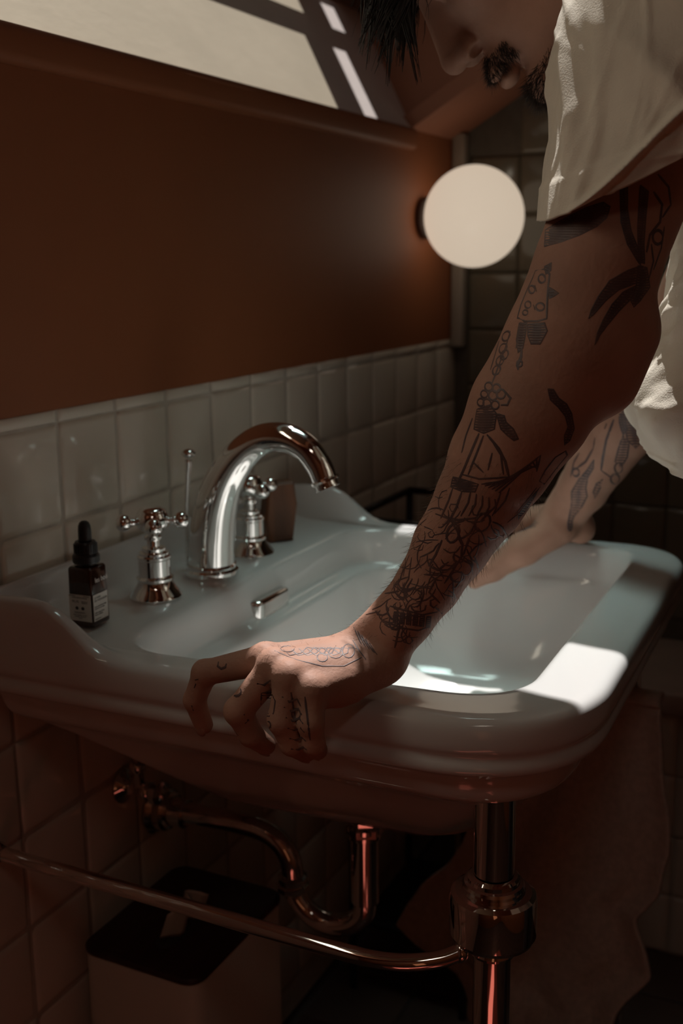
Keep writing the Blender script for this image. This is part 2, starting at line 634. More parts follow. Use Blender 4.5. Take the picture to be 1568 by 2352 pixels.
# underside of the bowl, from the waste outwards
mixp(.06, .618)
mixp(.13, .620)
mixp(.35, .628)
mixp(.62, .652)
mixp(.86, .700)
P = inset(OUT_C, OUT_R, .050)
ring(P, .757)
for d, z in ((.034, .763), (.026, .770), (.022, .782), (.021, .796), (.006, .799), (.002, .803), (.001, .810), (.005, .814),
             (.005, .818), (.001, .821), (0, .828), (0, .838)):
    ring(inset(OUT_C, OUT_R, d), z)
for d, z in ((.0015, .8445), (.005, .8485), (.010, .850), (.016, .8505), (.022, .8502), (.028, .850), (.037, .8495)):
    P = inset(OUT_C, OUT_R, d)
    ring(P, z + upstand(P, np.full(len(P), d)))
for d, z in ((-.004, .8493), (.000, .849), (.0035, .8475), (.007, .844)):
    ring(inset(IN_C, IN_R, d), z)


def inner(front, back, z, rr):
    c = [(IN_C[0][0] + front, IN_C[0][1] - back), (IN_C[1][0] + front, IN_C[1][1] + front),
         (IN_C[2][0] - front, IN_C[2][1] + front), (IN_C[3][0] - front, IN_C[3][1] - back)]
    ring(rounded_poly(c, [max(.05, r - front * .3) + rr for r in IN_R], 12, 18), z)


inner(.011, .013, .833, 0)
inner(.015, .018, .817, 0)
inner(.017, .021, .809, 0)
inner(.018, .024, .8065, 0)
inner(.020, .040, .8030, 0)
inner(.021, .044, .8000, 0)
inner(.026, .049, .780, .01)
inner(.037, .058, .740, .02)
inner(.052, .070, .702, .03)
inner(.076, .088, .678, .04)
inner(.115, .115, .666, .04)
mixp(.40, .658)
mixp(.16, .650)
mixp(.075, .648)
N = len(rings[0])
V = np.concatenate(rings)
F = []
for k in range(len(rings) - 1):
    for i in range(N):
        j = (i + 1) % N
        F.append((k * N + i, k * N + j, (k + 1) * N + j, (k + 1) * N + i))
F.append(tuple(range(N - 1, -1, -1)))
F.append(tuple(range((len(rings) - 1) * N, len(rings) * N)))
bo = mesh('basin_body', (V, F), M['porcelain'], basin)
sub = bo.modifiers.new('smooth', 'SUBSURF')
sub.levels = sub.render_levels = 1
mesh('drain_ring', lathe([(.006, .0), (.024, .0005), (.030, .002), (.031, .0005)], (1.06, -.29, .6485), 40), M['chrome'], basin)
# chrome overflow bracket on the soap ledge
op = []
for k in range(40):
    a = 2 * math.pi * k / 40
    cx = .030 if math.cos(a) > 0 else -.030
    op.append((cx + .0125 * math.cos(a), .0125 * math.sin(a)))
V, F = [], []
for (s, dz) in ((1.0, -.012), (1.0, .006), (.93, .0088), (.72, .0098), (.45, .0100), (.1, .0100)):
    for x, y in op:
        V.append((1.078 + (x + (.004 if x < 0 else -.004)) * (1 - (1 - s) * .5), -.1545 + y * s, .816 + dz))
F.append(tuple(range(200, 240)))
for r_ in range(5):
    for k in range(40):
        j = (k + 1) % 40
        F.append((r_ * 40 + k, r_ * 40 + j, (r_ + 1) * 40 + j, (r_ + 1) * 40 + k))
mesh('overflow_cover', (V, F), M['chrome'], basin)

# ================================================================ TAPS
def cross_tap(name, x, y, ang, label):
    z = .8497
    zs_ = lambda L: [(r, h * .91) for r, h in L]
    ks_ = lambda L: [(r, h * .87) for r, h in L]
    t = thing(name, (x, y, z), label, 'tap', 'cross-head taps on the basin')
    mesh('tap_base', lathe(zs_([(.0285, 0), (.0290, .003), (.0275, .006), (.0225, .012), (.0198, .018), (.0190, .021), (.0202, .0225), (.0202, .0250),
                            (.0180, .0265), (.0172, .028), (.0172, .047), (.0180, .0485), (.0180, .0510), (.0160, .0530), (.0160, .0555),
                            (.0125, .0570), (.0128, .0590), (.0130, .0610), (.0075, .0630)]), (x, y, z), 56), M['chrome'], t)
    mesh('stem', lathe(zs_([(.0070, .062), (.0068, .070), (.0090, .0715), (.0092, .0745), (.0070, .0765), (.0066, .081)]), (x, y, z), 32), M['chrome'], t)
    hd = mesh('cross_handle', lathe(zs_([(.0066, .079), (.0110, .0815), (.0155, .086), (.0178, .092), (.0180, .097), (.0165, .102), (.0150, .1045),
                                     (.0152, .1055), (.0140, .1075), (.0105, .1095), (.0050, .1105), (.0002, .1106)]), (x, y, z), 48), M['chrome'], t)
    for k in range(4):
        a = ang + k * math.pi / 2
        d = (math.cos(a), math.sin(a), 0)
        mesh('knob', lathe(ks_([(.0052, .013), (.0040, .017), (.0035, .021), (.0042, .0235), (.0048, .0245), (.0040, .0255), (.0062, .0270),
                            (.0083, .0300), (.0093, .0340), (.0092, .0375), (.0078, .0410), (.0050, .0432), (.0048, .0437), (.0002, .0440)]),
                           (x, y, z + .0842), 32, d), M['chrome'], hd)
    return t


cross_tap('basin_tap', .949, -.090, math.radians(-52), 'chrome cross-head tap in front of the spout, beside the dropper bottle')
cross_tap('basin_tap', 1.150, -.090, math.radians(-28), 'chrome cross-head tap behind the spout, beside the wooden block')

sp = thing('faucet_spout', (1.05, -.097, .8497), 'tall curved chrome swan-neck spout between the two cross-head taps', 'faucet')
mesh('spout_base', lathe([(.0310, 0), (.0315, .003), (.0310, .007), (.0285, .0095), (.0290, .012), (.0285, .014), (.026, .0155)], (1.05, -.097, .8497), 56), M['chrome'], sp)
yz = [(-.097, .858), (-.099, .891), (-.105, .928), (-.118, .962), (-.140, .992), (-.169, 1.0125), (-.199, 1.0165), (-.223, 1.0075), (-.239, .990), (-.2465, .974)]
rr = [.0272, .0266, .0250, .0224, .0195, .0172, .0160, .0153, .0146, .0142]
mesh('spout_neck', tube([(1.05, a, b) for a, b in yz], rr, 40, 8), M['chrome'], sp)
ad = Vector((0, -.0075, -.016)).normalized()
mesh('aerator', join(lathe([(.0142, 0), (.0162, .0006), (.0166, .0025), (.0160, .0045), (.0140, .005)], (1.05, -.246, .9745), 40, ad),
                     lathe([(.0135, .004), (.0135, .0095), (.0148, .0100), (.0148, .0115), (.0120, .012)], (1.05, -.246, .9745), 40, ad)), M['chrome'], sp)
mesh('pop_up_rod', join(tube([(1.052, -.062, .856), (1.047, -.068, .93), (1.0455, -.072, .965), (1.045, -.074, .985)], [.0028, .0028, .0034, .0044], 14, 5),
                        ellipsoid((1.045, -.0745, .992), (.0085, .0085, .0052), 28, 14)), M['chrome'], sp)

# ================================================================ DROPPER BOTTLE
ba = math.radians(-51 - 36)
bc = Vector((.842, -.0865, .8497))
bt = thing('dropper_bottle', bc, 'small dark amber square dropper bottle with white labels on the basin deck', 'bottle')
RB = Matrix.Rotation(ba, 4, 'Z')
S = .0290


def bpt(x, y, z):
    return bc + RB @ Vector((x, y, z))


V, F = box((0, 0, .0325), (S, S, .061), .0028, 3)
V = [tuple(bpt(*(p[0] * (1 - .10 * max(0, (p[2] - .057) / .006)), p[1] * (1 - .10 * max(0, (p[2] - .057) / .006)), p[2]))) for p in V]
mesh('bottle_body', (V, F), M['amber'], bt)
mesh('bottle_neck', lathe([(.011, .060), (.0085, .0635), (.008, .067)], bc, 32), M['amber'], bt)
cp = lathe([(.0128, .0655), (.0135, .067), (.0135, .0725), (.0122, .0745), (.0112, .0752), (.0108, .085), (.0098, .0870), (.0070, .0872)], bc, 48)
mesh('cap', cp, M['cap'], bt)
cr = []
for k in range(30):
    a = 2 * math.pi * k / 30
    cr.append(box(bc + Vector((.0111 * math.cos(a), .0111 * math.sin(a), .0802)), (.0012, .0012, .0085), 0, 1, Matrix.Rotation(a, 4, 'Z')))
tag(mesh('cap_ridges', join(*cr), M['cap'], bt, smooth=False))
mesh('dropper_bulb', lathe([(.0070, .0865), (.0066, .089), (.0064, .098), (.0060, .1025), (.0048, .1055), (.0026, .1072), (.0003, .1076)], bc, 36), M['rubber'], bt)


def on_face(f, u, z, d=.0004):
    """f 0: face turned to the viewer's left, 1: face turned right; u across, z up"""
    h = S / 2 + d
    return bpt(u, -h, z) if f == 0 else bpt(h, u, z)


def face_rect(f, u0, u1, z0, z1, d, name, m):
    V = [on_face(f, a, b, dd) for dd in (d, d + .0003) for a, b in ((u0, z0), (u1, z0), (u1, z1), (u0, z1))]
    F = [(0, 1, 2, 3), (4, 5, 6, 7), (0, 1, 5, 4), (1, 2, 6, 5), (2, 3, 7, 6), (3, 0, 4, 7)]
    return mesh(name, (V, F), m, bt, smooth=False)


face_rect(0, -.0125, .0132, .0085, .0355, .0003, 'label', M['label'])
face_rect(1, -.0132, .0105, .0085, .0355, .0003, 'label', M['label'])


def text(body, f, u, z, size, m, name='lettering', align='CENTER', shear=0):
    c = bpy.data.curves.new(name, 'FONT')
    c.body = body
    c.size = size
    c.align_x = align
    c.extrude = .00006
    c.materials.append(m)
    o = bpy.data.objects.new(name, c)
    COL.objects.link(o)
    dg = bpy.context.evaluated_depsgraph_get()
    me = bpy.data.meshes.new_from_object(o.evaluated_get(dg))
    bpy.data.objects.remove(o)
    o = bpy.data.objects.new(name, me)
    COL.objects.link(o)
    ux = (RB @ Vector((1, 0, 0))) if f == 0 else (RB @ Vector((0, 1, 0)))
    nz = (RB @ Vector((0, -1, 0))) if f == 0 else (RB @ Vector((1, 0, 0)))
    p = on_face(f, u, z, .0008)
    o.parent = bt
    o.matrix_parent_inverse = Matrix.Translation(bt.location).inverted()
    o.matrix_basis = Matrix.Translation(p) @ Matrix((ux, Vector((0, 0, 1)), nz)).transposed().to_4x4()
    return o


text('les bois', 1, .0128, .0475, .0072, M['white_ink'], align='RIGHT')
text('LE SOIN\nDU VOYAGEUR', 1, -.0118, .0312, .0030, M['ink'], align='LEFT')
text('Soin nourrissant visage\nHydrate et protege\n\nHuile visage 30 ml\nPeaux sensibles', 1, -.0118, .0225, .0021, M['ink'], align='LEFT')
text('made in france', 1, -.0118, .0100, .0017, M['ink'], align='LEFT')
text('HUILE SERUM VISAGE', 0, 0, .0318, .0019, M['ink'])
text('99,1%', 0, -.0050, .0272, .0034, M['ink'])
text('naturel total\ningredients', 0, .0058, .0284, .0015, M['ink'])
text('INGREDIENTS :', 0, 0, .0165, .0020, M['ink'])
text('huile de jojoba, sesame\namande, vitamine E\n30 ml', 0, 0, .0142, .0017, M['ink'])
for u in (-.0088, .0088):
    face_rect(0, u - .0035, u + .0035, .0340, .0344, .0007, 'label_rule', M['ink'])
for u in (-.0035, .0035):
    V, F = lathe([(.0012, 0), (.0019, .0013), (.0017, .0026), (.0006, .0033)], (0, 0, 0), 6)
    V = [tuple(on_face(0, u + p[0], .0200 + p[2], .0007 + .0001 * (p[1] > 0))) for p in V]
    mesh('label_emblem', (V, F), M['ink'], bt, smooth=False)

# ================================================================ WOODEN BLOCK
wc = Vector((1.228, -.086, .8497))
wk = thing('wooden_block', wc, 'tapered brown wooden nail-brush block standing behind the second tap', 'brush')
WR = Matrix.Rotation(math.radians(-40), 4, 'Z')
prof = [(-.017, 0), (.016, 0), (.0225, .048), (.0185, .078), (-.0165, .078), (-.0225, .030)]
V, F = [], []
for s, d in ((.86, -.014), (1.0, -.0095), (1.0, .0095), (.86, .014)):
    for x, z in prof:
        zz = .039 + (z - .039) * (1 if abs(s - 1) < .01 else .93)
        V.append(tuple(wc + WR @ Vector((x * s, d, zz))))
n = len(prof)
for k in range(3):
    for i in range(n):
        j = (i + 1) % n
        F.append((k * n + i, k * n + j, (k + 1) * n + j, (k + 1) * n + i))
F += [tuple(range(n - 1, -1, -1)), tuple(range(3 * n, 4 * n))]
V = [(p[0], p[1], max(p[2], .8499)) for p in V]
mesh('wood_body', (V, F), M['wood'], wk, smooth=False)
br = []
for i in range(9):
    for k in range(3):
        p = wc + WR @ Vector((-.016 + i * .004, .0155, .018 + k * .018))
        br.append(tube([p, p + WR @ Vector((0, .008, .001))], .0012, 6, 1))
tag(mesh('bristles', join(*br), M['hair'], wk), kind='stuff')

# ================================================================ WASHSTAND LEG WITH RAIL
lg = thing('washstand_leg', (.83, -.5185, 0), 'polished chrome washstand leg with collar and towel rail under the basin corner', 'leg')
LC = (.83, -.5185, 0)
mesh('upper_tube', lathe([(.0176, .690), (.0176, .768)], LC, 48), M['chrome'], lg)
mesh('lower_tube', lathe([(.021, .0), (.030, .001), (.030, .008), (.020, .012), (.0163, .014), (.0163, .640)], LC, 48), M['chrome'], lg)
mesh('collar', lathe([(.0165, .612), (.0195, .6135), (.0200, .616), (.0190, .619), (.0185, .621), (.0260, .6225), (.0360, .630), (.0378, .634),
                      (.0378, .666), (.0366, .6705), (.0330, .6730), (.0275, .6740), (.0262, .6760), (.0268, .6790), (.0255, .6815), (.0228, .6825),
                      (.0225, .6860), (.0205, .6880), (.0176, .6890)], LC, 64), M['chrome'], lg)
rp = [(.774, -.006, .612), (.774, -.15, .612), (.774, -.30, .612), (.7745, -.395, .612), (.777, -.432, .612), (.785, -.461, .613), (.797, -.484, .616), (.808, -.500, .622)]
rl = mesh('towel_rail', tube(rp, .0075, 28, 8), M['chrome'], lg)
mesh('rail_flange', lathe([(.012, 0), (.012, .003), (.011, .006), (.0085, .009)], (.774, .0005, .612), 40, (0, -1, 0)), M['chrome'], rl)
mesh('rail_tip', lathe([(.0085, -.004), (.0095, 0), (.0085, .004), (.004, .0055)], (.8055, -.4975, .6215), 24, (.7, -.7, 0)), M['chrome'], rl)
# matching far leg, hidden behind the towel
lf = thing('washstand_leg', (1.372, -.515, 0), 'chrome washstand leg at the far basin corner behind the hanging towel', 'leg')
mesh('upper_tube', lathe([(.030, .001), (.030, .008), (.0163, .014), (.0163, .640), (.0176, .65), (.0176, .762)], (1.372, -.515, 0), 32), M['chrome'], lf)
mesh('far_rail', tube([(1.366, -.505, .648), (1.362, -.30, .648), (1.362, -.006, .648)], .0075, 16, 4), M['chrome'], lf)

# ================================================================ WASTE TRAP, SUPPLY
tp = thing('waste_trap', (1.05, -.29, .45), 'chrome bottle-neck waste pipe with curved trap below the basin', 'pipe')
mesh('tail_nut', lathe([(.0185, .600), (.0185, .631)], (1.055, -.289, 0), 40), M['chrome'], tp)
mesh('tail_collar', lathe([(.0200, .560), (.0225, .563), (.0225, .572), (.0165, .575), (.0160, .602)], (1.055, -.289, 0), 6), M['chrome'], tp, smooth=False)
mesh('down_pipe', lathe([(.0165, .475), (.0165, .556), (.0195, .558), (.0195, .566), (.0205, .567), (.0205, .572), (.016, .574)], (1.055, -.289, 0), 40), M['chrome'], tp)
mesh('trap_bend', tube([(1.055, -.289, .480), (1.054, -.287, .458), (1.053, -.270, .441), (1.052, -.244, .4335), (1.051, -.218, .441), (1.050, -.200, .460), (1.05, -.1955, .482)], .0132, 28, 8), M['chrome'], tp)
mesh('trap_nut', lathe([(.0185, 0), (.0198, .002), (.0198, .0075), (.0165, .0095), (.0165, .0125), (.0185, .014), (.0185, .018), (.0135, .020)], (1.05, -.1955, .468), 10), M['chrome'], tp, smooth=False)
mesh('wall_pipe', tube([(1.05, -.1955, .486), (1.05, -.192, .508), (1.05, -.178, .5265), (1.05, -.155, .5365), (1.05, -.12, .5385), (1.05, -.07, .5365), (1.05, -.006, .533)], .0132, 28, 8), M['chrome'], tp)
mesh('wall_flange', lathe([(.033, .001), (.033, .004), (.029, .009), (.0265, .011), (.0265, .020), (.023, .024), (.0185, .025), (.0180, .045), (.0138, .048)], (1.05, 0, .533), 48, (0, -1, 0)), M['chrome'], tp)

vl = thing('angle_valve', (.985, -.01, .59), 'small chrome angle valve with braided hose on the tiles under the basin', 'valve')
mesh('valve_body', join(lathe([(.021, .001), (.021, .004), (.010, .007), (.0085, .030), (.011, .031), (.011, .042), (.006, .043)], (.985, 0, .592), 28, (0, -1, 0)),
                        lathe([(.0075, 0), (.0075, .020), (.0095, .021), (.0095, .032), (.006, .033)], (.985, -.024, .595), 20)), M['chrome'], vl)
mesh('valve_handle', lathe([(.0075, .043), (.014, .046), (.014, .054), (.008, .058), (.001, .059)], (.985, 0, .592), 8, (0, -1, 0)), M['chrome'], vl, smooth=False)
mesh('braided_hose', tube([(.985, -.024, .628), (.985, -.028, .645), (.992, -.045, .659), (1.003, -.075, .662), (1.012, -.11, .650), (1.020, -.140, .645), (1.03, -.165, .66), (1.04, -.17, .69)], .0058, 14, 8), M['hose'], vl)

# ================================================================ TOWEL (hangs over the far rail)
tw = thing('hand_towel', (1.345, -.40, .66), 'pale terry towel hanging in folds from the far side rail of the washstand', 'towel')
rows = [  # z, y at wall-side edge, y at room-side edge
    (0.655, -0.382, -0.562), (0.572, -0.366, -0.57), (0.514, -0.35, -0.581), (0.457, -0.324, -0.586), (0.404, -0.3, -0.575), (0.362, -0.279, -0.549), (0.321, -0.24, -0.565), (0.284, -0.214, -0.57), (0.247, -0.202, -0.549), (0.221, -0.237, -0.534), (0.195, -0.293, -0.523), (0.158, -0.314, -0.507), (0.122, -0.319, -0.486)]
NZ, NY = 90, 70
zz = np.array([r[0] for r in rows])[::-1]
V, F = [], []
for i in range(NZ + 1):
    t = i / NZ
    z = .655 + (0.122 - .655) * t
    y0 = np.interp(z, zz, np.array([r[1] for r in rows])[::-1])
    y1 = np.interp(z, zz, np.array([r[2] for r in rows])[::-1])
    for k in range(NY + 1):
        s = k / NY
        amp = .004 + .016 * t
        x = 1.347 - .012 * t + amp * (math.sin(s * 9.5 + .6 * t) + .45 * math.sin(s * 21 + 1.3 + 1.5 * t)) - .03 * math.exp(-((s - .80) / .10) ** 2) * t
        if i < 3:
            x = 1.347 + .008 * (3 - i) / 3
        V.append((x, y0 + (y1 - y0) * s + .004 * math.sin(z * 60) * t, z))
for i in range(NZ):
    for k in range(NY):
        a = i * (NY + 1) + k
        F.append((a, a + 1, a + NY + 2, a + NY + 1))
to = mesh('towel_cloth', (V, F), M['towel'], tw)
so = to.modifiers.new('thick', 'SOLIDIFY')
so.thickness = .005
so.offset = 0
V2, F2 = [], []
for i in range(13):
    a = math.pi * i / 12
    for k in range(31):
        y = -0.382 + (-0.180) * k / 30
        V2.append((1.362 - .0125 * math.cos(a), y, .651 + .0125 * math.sin(a)))
for i in range(12):
    for k in range(30):
        a = i * 31 + k
        F2.append((a, a + 1, a + 32, a + 31))
tf = mesh('towel_fold', (V2, F2), M['towel'], tw)
so = tf.modifiers.new('thick', 'SOLIDIFY')
so.thickness = .004
so.offset = 1

# ================================================================ TALL BOX UNDER THE BASIN
bx = thing('storage_bin', (.95, -.115, 0), 'pale tall bin with dark wooden lid standing below the basin by the wall', 'bin')
bw = (.858, 1.052, -.183, -.028)


def rbox(x0, x1, y0, y1, z0, z1, r, ch=.002):
    cs = [(x0, y0), (x1, y0), (x1, y1), (x0, y1)]
    V, F = [], []
    cc = np.array([(x0 + x1) / 2, (y0 + y1) / 2])
    P = rounded_poly(cs, [r] * 4, 7, 3)
    n = len(P)
    for d, z in ((ch, z0), (0, z0 + ch), (0, z1 - ch), (ch, z1)):
        for p in P:
            q = p - d * np.sign(p - cc)
            V.append((q[0], q[1], z))
    for k in range(3):
        for i in range(n):
            j = (i + 1) % n
            F.append((k * n + i, k * n + j, (k + 1) * n + j, (k + 1) * n + i))
    F += [tuple(range(n - 1, -1, -1)), tuple(range(3 * n, 4 * n))]
    return V, F


mesh('bin_body', rbox(*bw, .001, .452, .02), M['bin'], bx)
mesh('bin_lid', rbox(bw[0] - .001, bw[1] + .001, bw[2] - .001, bw[3] + .001, .452, .4605, .02), M['wood_dark'], bx)
V, F = lathe([(.0005, .4609), (.018, .4609), (.018, .4605)], (0, 0, 0), 24)
mesh('painted_slot', ([(.918 + p[0] * 1.5, -.112 + p[1] * .75, p[2]) for p in V], F), M['slot_shade'], bx)  # flat dark disc on the lid, painted in place of the slot's shade
# folded paper standing in the slot
V, F = [], []
for i in range(9):
    for k in range(9):
        u, v = i / 8 - .5, k / 8
        V.append((.935 + u * .055, -.112 + .010 * math.sin(u * 9) - .012 * v, .4612 + .045 * v * (1 - 1.1 * u * u)))
for i in range(8):
    for k in range(8):
        a = i * 9 + k
        F.append((a, a + 1, a + 10, a + 9))
tsu = thing('paper_tissue', (.935, -.112, .461), 'crumpled pale tissue standing in the slot of the bin lid', 'tissue')
tso = mesh('tissue_sheet', (V, F), M['bin'], tsu)
so = tso.modifiers.new('thick', 'SOLIDIFY')
so.thickness = .0008

# ================================================================ BLACK RACK BEYOND THE BASIN
rk = thing('metal_rack', (1.60, -.17, 0), 'black metal rack with dark shelves standing beyond the basin', 'rack')
rx0, rx1, ry0, ry1, rz = 1.50, 1.74, -.250, -.055, .818
for x in (rx0, rx1):
    for y in (ry0, ry1):
        mesh('leg', tube([(x, y, .001), (x, y, rz)], .006, 10, 1), M['black_metal'], rk)
for y in (ry0, ry1):
    mesh('top_rail', tube([(rx0, y, rz), (rx1, y, rz)], .006, 10, 1), M['black_metal'], rk)
for x in (rx0, rx1):
    mesh('side_rail', tube([(x, ry0, rz), (x, ry1, rz)], .006, 10, 1), M['black_metal'], rk)
for z in (.12, .36, .60):
    mesh('shelf', box(((rx0 + rx1) / 2, (ry0 + ry1) / 2, z), (rx1 - rx0 - .016, ry1 - ry0 - .016, .012), .003), M['black_metal'], rk)

# unseen red bath mat, added to give the chrome leg its red reflection
bm_ = mesh('added_bath_mat', rbox(-.05, .62, -1.15, -.42, .0002, .016, .05, .005), M['mat'])
tag(bm_, 'unseen red bath mat added on the floor for the red reflection in the chrome leg', 'mat')

for o in list(COL.objects):
    if o.type == 'MESH' and o.name.split('.')[0] in ('collar', 'tap_base', 'stem', 'spout_base', 'wall_flange', 'down_pipe', 'aerator', 'rail_flange', 'lower_tube', 'upper_tube', 'tail_nut', 'cap'):
        autosmooth(o, 22)

# ================================================================ PERSON
person = thing('person', (1.06, -0.98, 0), 'man in a pale short-sleeved shirt leaning with both tattooed arms on the basin, head bowed', 'person')

# head frame: bowed forward and turned a little towards the viewer
HC = np.array([1.035, -0.4575, 1.4855])
hp, hy = math.radians(48), math.radians(14)
fh = np.array([-math.sin(hy), math.cos(hy), 0])
Hf = fh * math.cos(hp) + np.array([0, 0, -math.sin(hp)])
Hu = fh * math.sin(hp) + np.array([0, 0, math.cos(hp)])
Hr = np.cross(Hf, Hu)
HM = np.array([Hr, Hf, Hu])                         # rows: local axes (right, face, crown)


def H(r, f, u):
    return HC + r * Hr + f * Hf + u * Hu


prims = []


def cap(a, b, ra, rb, k=.008, sub=False):
    prims.append(('c', np.array(a, float), np.array(b, float), float(ra), float(rb), k, sub))


def ell(c, r, Rm=None, k=.008, sub=False):
    prims.append(('e', np.array(c, float), np.array(r, float), np.eye(3) if Rm is None else np.array(Rm, float), 0.0, k, sub))


def chain(P, r, k=.008):
    for i in range(len(P) - 1):
        cap(P[i], P[i + 1], r[i], r[i + 1], k)


# torso under the shirt
NB = (1.06, -.655, 1.415)
chain([(1.07, -1.0, .93), (1.07, -.93, 1.08), (1.07, -.82, 1.24), (1.065, -.74, 1.34)], [.125, .118, .125, .115], .05)
cap((.97, -.72, 1.37), (1.17, -.735, 1.37), .075, .075, .05)
cap((.98, -1.0, .92), (1.16, -1.0, .92), .10, .10, .05)
chain([NB, H(0, -.035, -.06)], [.060, .054], .03)
# left arm (nearest the viewer): shoulder, elbow, wrist
LA = [(.945, -.675, 1.405), (.905, -.640, 1.365), (.868, -.604, 1.275), (.836, -.586, 1.196), (.818, -.572, 1.142), (.806, -.547, 1.092),
      (.803, -.526, 1.053), (.803, -.511, 1.023), (.805, -.486, .982), (.807, -.466, .947), (.803, -.448, .917), (.800, -.4355, .895)]
LR = [.060, .057, .0495, .0455, .0475, .0455, .0395, .0345, .0300, .0258, .0222, .0195]
chain(LA, LR, .005)
cap((.835, -.603, 1.150), (.828, -.592, 1.118), .032, .032, .015)         # point of the elbow
# wrist is broader across than it is thick
cap((.818, -.461, .952), (.807, -.430, .894), .0190, .0165, .008)
cap((.797, -.474, .952), (.791, -.439, .896), .0185, .0150, .008)
cap((.812, -.448, .930), (.784, -.402, .8925), .0120, .0110, .020)          # back of the wrist
# left hand: knuckles, then three joints for each finger
WR_ = np.array([.799, -.432, .8845])
MC = {'i': (.736, -.354, .8890), 'm': (.722, -.370, .8905), 'r': (.715, -.387, .8860), 'p': (.717, -.4055, .8780)}
FG = {'i': [(.728, -.299, .8715), (.727, -.288, .8460), (.736, -.290, .8205)],
      'm': [(.708, -.343, .853), (.716, -.349, .8305), (.735, -.351, .8140)],
      'r': [(.706, -.384, .8535), (.712, -.389, .832), (.735, -.3885, .8150)],
      'p': [(.7085, -.408, .8545), (.712, -.4085, .8355), (.735, -.400, .8190)]}
FRD = {'i': [.0128, .0106, .0094, .0082], 'm': [.0130, .0112, .0099, .0086], 'r': [.0128, .0110, .0098, .0086], 'p': [.0118, .0100, .0090, .0080]}
WO = {'i': (.011, .010, .000), 'm': (.003, .004, .001), 'r': (-.005, -.004, .000), 'p': (-.011, -.005, -.004)}
for q in 'imrp':
    w = WR_ + np.array(WO[q])
    cap(w, MC[q], .0158, FRD[q][0] * .97, .007)
    cap(w * .5 + np.array(MC[q]) * .5 + np.array([0, 0, -.009]), np.array(MC[q]) + np.array([.004, 0, -.010]), .012, .009, .007)
    P = [MC[q]] + FG[q]
    for i in range(3):
        cap(P[i], P[i + 1], FRD[q][i], FRD[q][i + 1], .003)
    ell(np.array(MC[q]) + np.array([-.001, .001, .0012]), (FRD[q][0] * 1.0,) * 3, None, .005)
    ell(P[1], (FRD[q][1] * 1.05,) * 3, None, .003)
# heel of the hand on the rim and the thumb lying along the inner lip
cap((.786, -.429, .874), (.746, -.412, .8700), .0148, .0146, .008)
cap((.804, -.424, .875), (.796, -.390, .874), .0160, .0140, .008)
chain([(.802, -.400, .875), (.809, -.368, .869), (.808, -.341, .864), (.802, -.322, .860)], [.0135, .0112, .0100, .0078], .004)

# right arm behind it
RA = [(1.18, -.69, 1.405), (1.215, -.660, 1.355), (1.225, -.640, 1.26), (1.215, -.610, 1.17), (1.222, -.580, 1.105), (1.252, -.528, 1.028),
      (1.285, -.490, .975), (1.315, -.463, .932), (1.338, -.440, .900)]
RR = [.058, .055, .050, .046, .0435, .0395, .0345, .0300, .0265]
chain(RA, RR, .006)
cap((1.325, -.455, .925), (1.332, -.425, .884), .022, .022, .010)
RW = np.array([1.345, -.432, .888])
RMC = {'i': (1.378, -.345, .872), 'm': (1.392, -.362, .874), 'r': (1.402, -.380, .871), 'p': (1.406, -.400, .866)}
for q, d in zip('imrp', ((0, .012), (.012, .004), (.018, -.004), (.016, -.012))):
    m = np.array(RMC[q])
    cap(RW + np.array([d[0] * .7, d[1], -.004]), m, .018, .0108, .010)
    P = [m, m + np.array([.030, .020, -.018]), m + np.array([.027, .024, -.043]), m + np.array([.014, .020, -.060])]
    for i in range(3):
        cap(P[i], P[i + 1], FRD[q][i], FRD[q][i + 1], .0035)
    cap(RW * .5 + m * .5 + np.array([-.006, 0, -.008]), m + np.array([-.006, 0, -.008]), .0135, .0095, .010)
cap((1.352, -.452, .872), (1.372, -.415, .868), .019, .014, .010)
chain([(1.325, -.434, .878), (1.318, -.390, .848), (1.315, -.350, .817), (1.312, -.327, .799)], [.0215, .0205, .0150, .0100], .008)

# head
ell(H(0, -.014, .042), (.0755, .098, .088), HM, .0)
ell(H(0, .032, -.022), (.059, .060, .086), HM, .03)
for s in (-1, 1):
    cap(H(s * .052, -.008, -.058), H(s * .018, .066, -.104), .020, .016, .022)
    ell(H(s * .044, .062, -.004), (.022, .020, .018), HM, .018)
    ell(H(s * .032, .093, .020), (.016, .011, .010), HM, .012, True)
    ell(H(s * .032, .0775, .019), (.0165, .0130, .0125), HM, .004)
    ell(H(s * .0140, .0985, -.0335), (.0098, .0130, .0098), HM, .003)
    ell(H(s * .079, -.012, .004), (.009, .020, .032), HM, .006)
cap(H(-.040, .083, .040), H(.040, .083, .040), .011, .011, .014)
ell(H(0, .072, -.106), (.023, .020, .018), HM, .014)
cap(H(0, .091, .030), H(0, .1145, -.023), .0078, .0102, .012)
cap(H(0, .084, .020), H(0, .096, -.024), .0125, .0140, .010)
ell(H(0, .1155, -.0285), (.0115, .0110, .0105), HM, .006)
for s in (-1, 1):
    ell(H(s * .0190, .0955, -.0400), (.0080, .0082, .0052), HM, .0008, True)
ell(H(0, .083, -.058), (.026, .018, .013), HM, .010)
ell(H(0, .0970, -.0640), (.020, .010, .0064), HM, .004)
ell(H(0, .0930, -.0765), (.018, .0108, .0070), HM, .004)
ell(H(0, .101, -.0700), (.025, .013, .0012), HM, .0015, True)


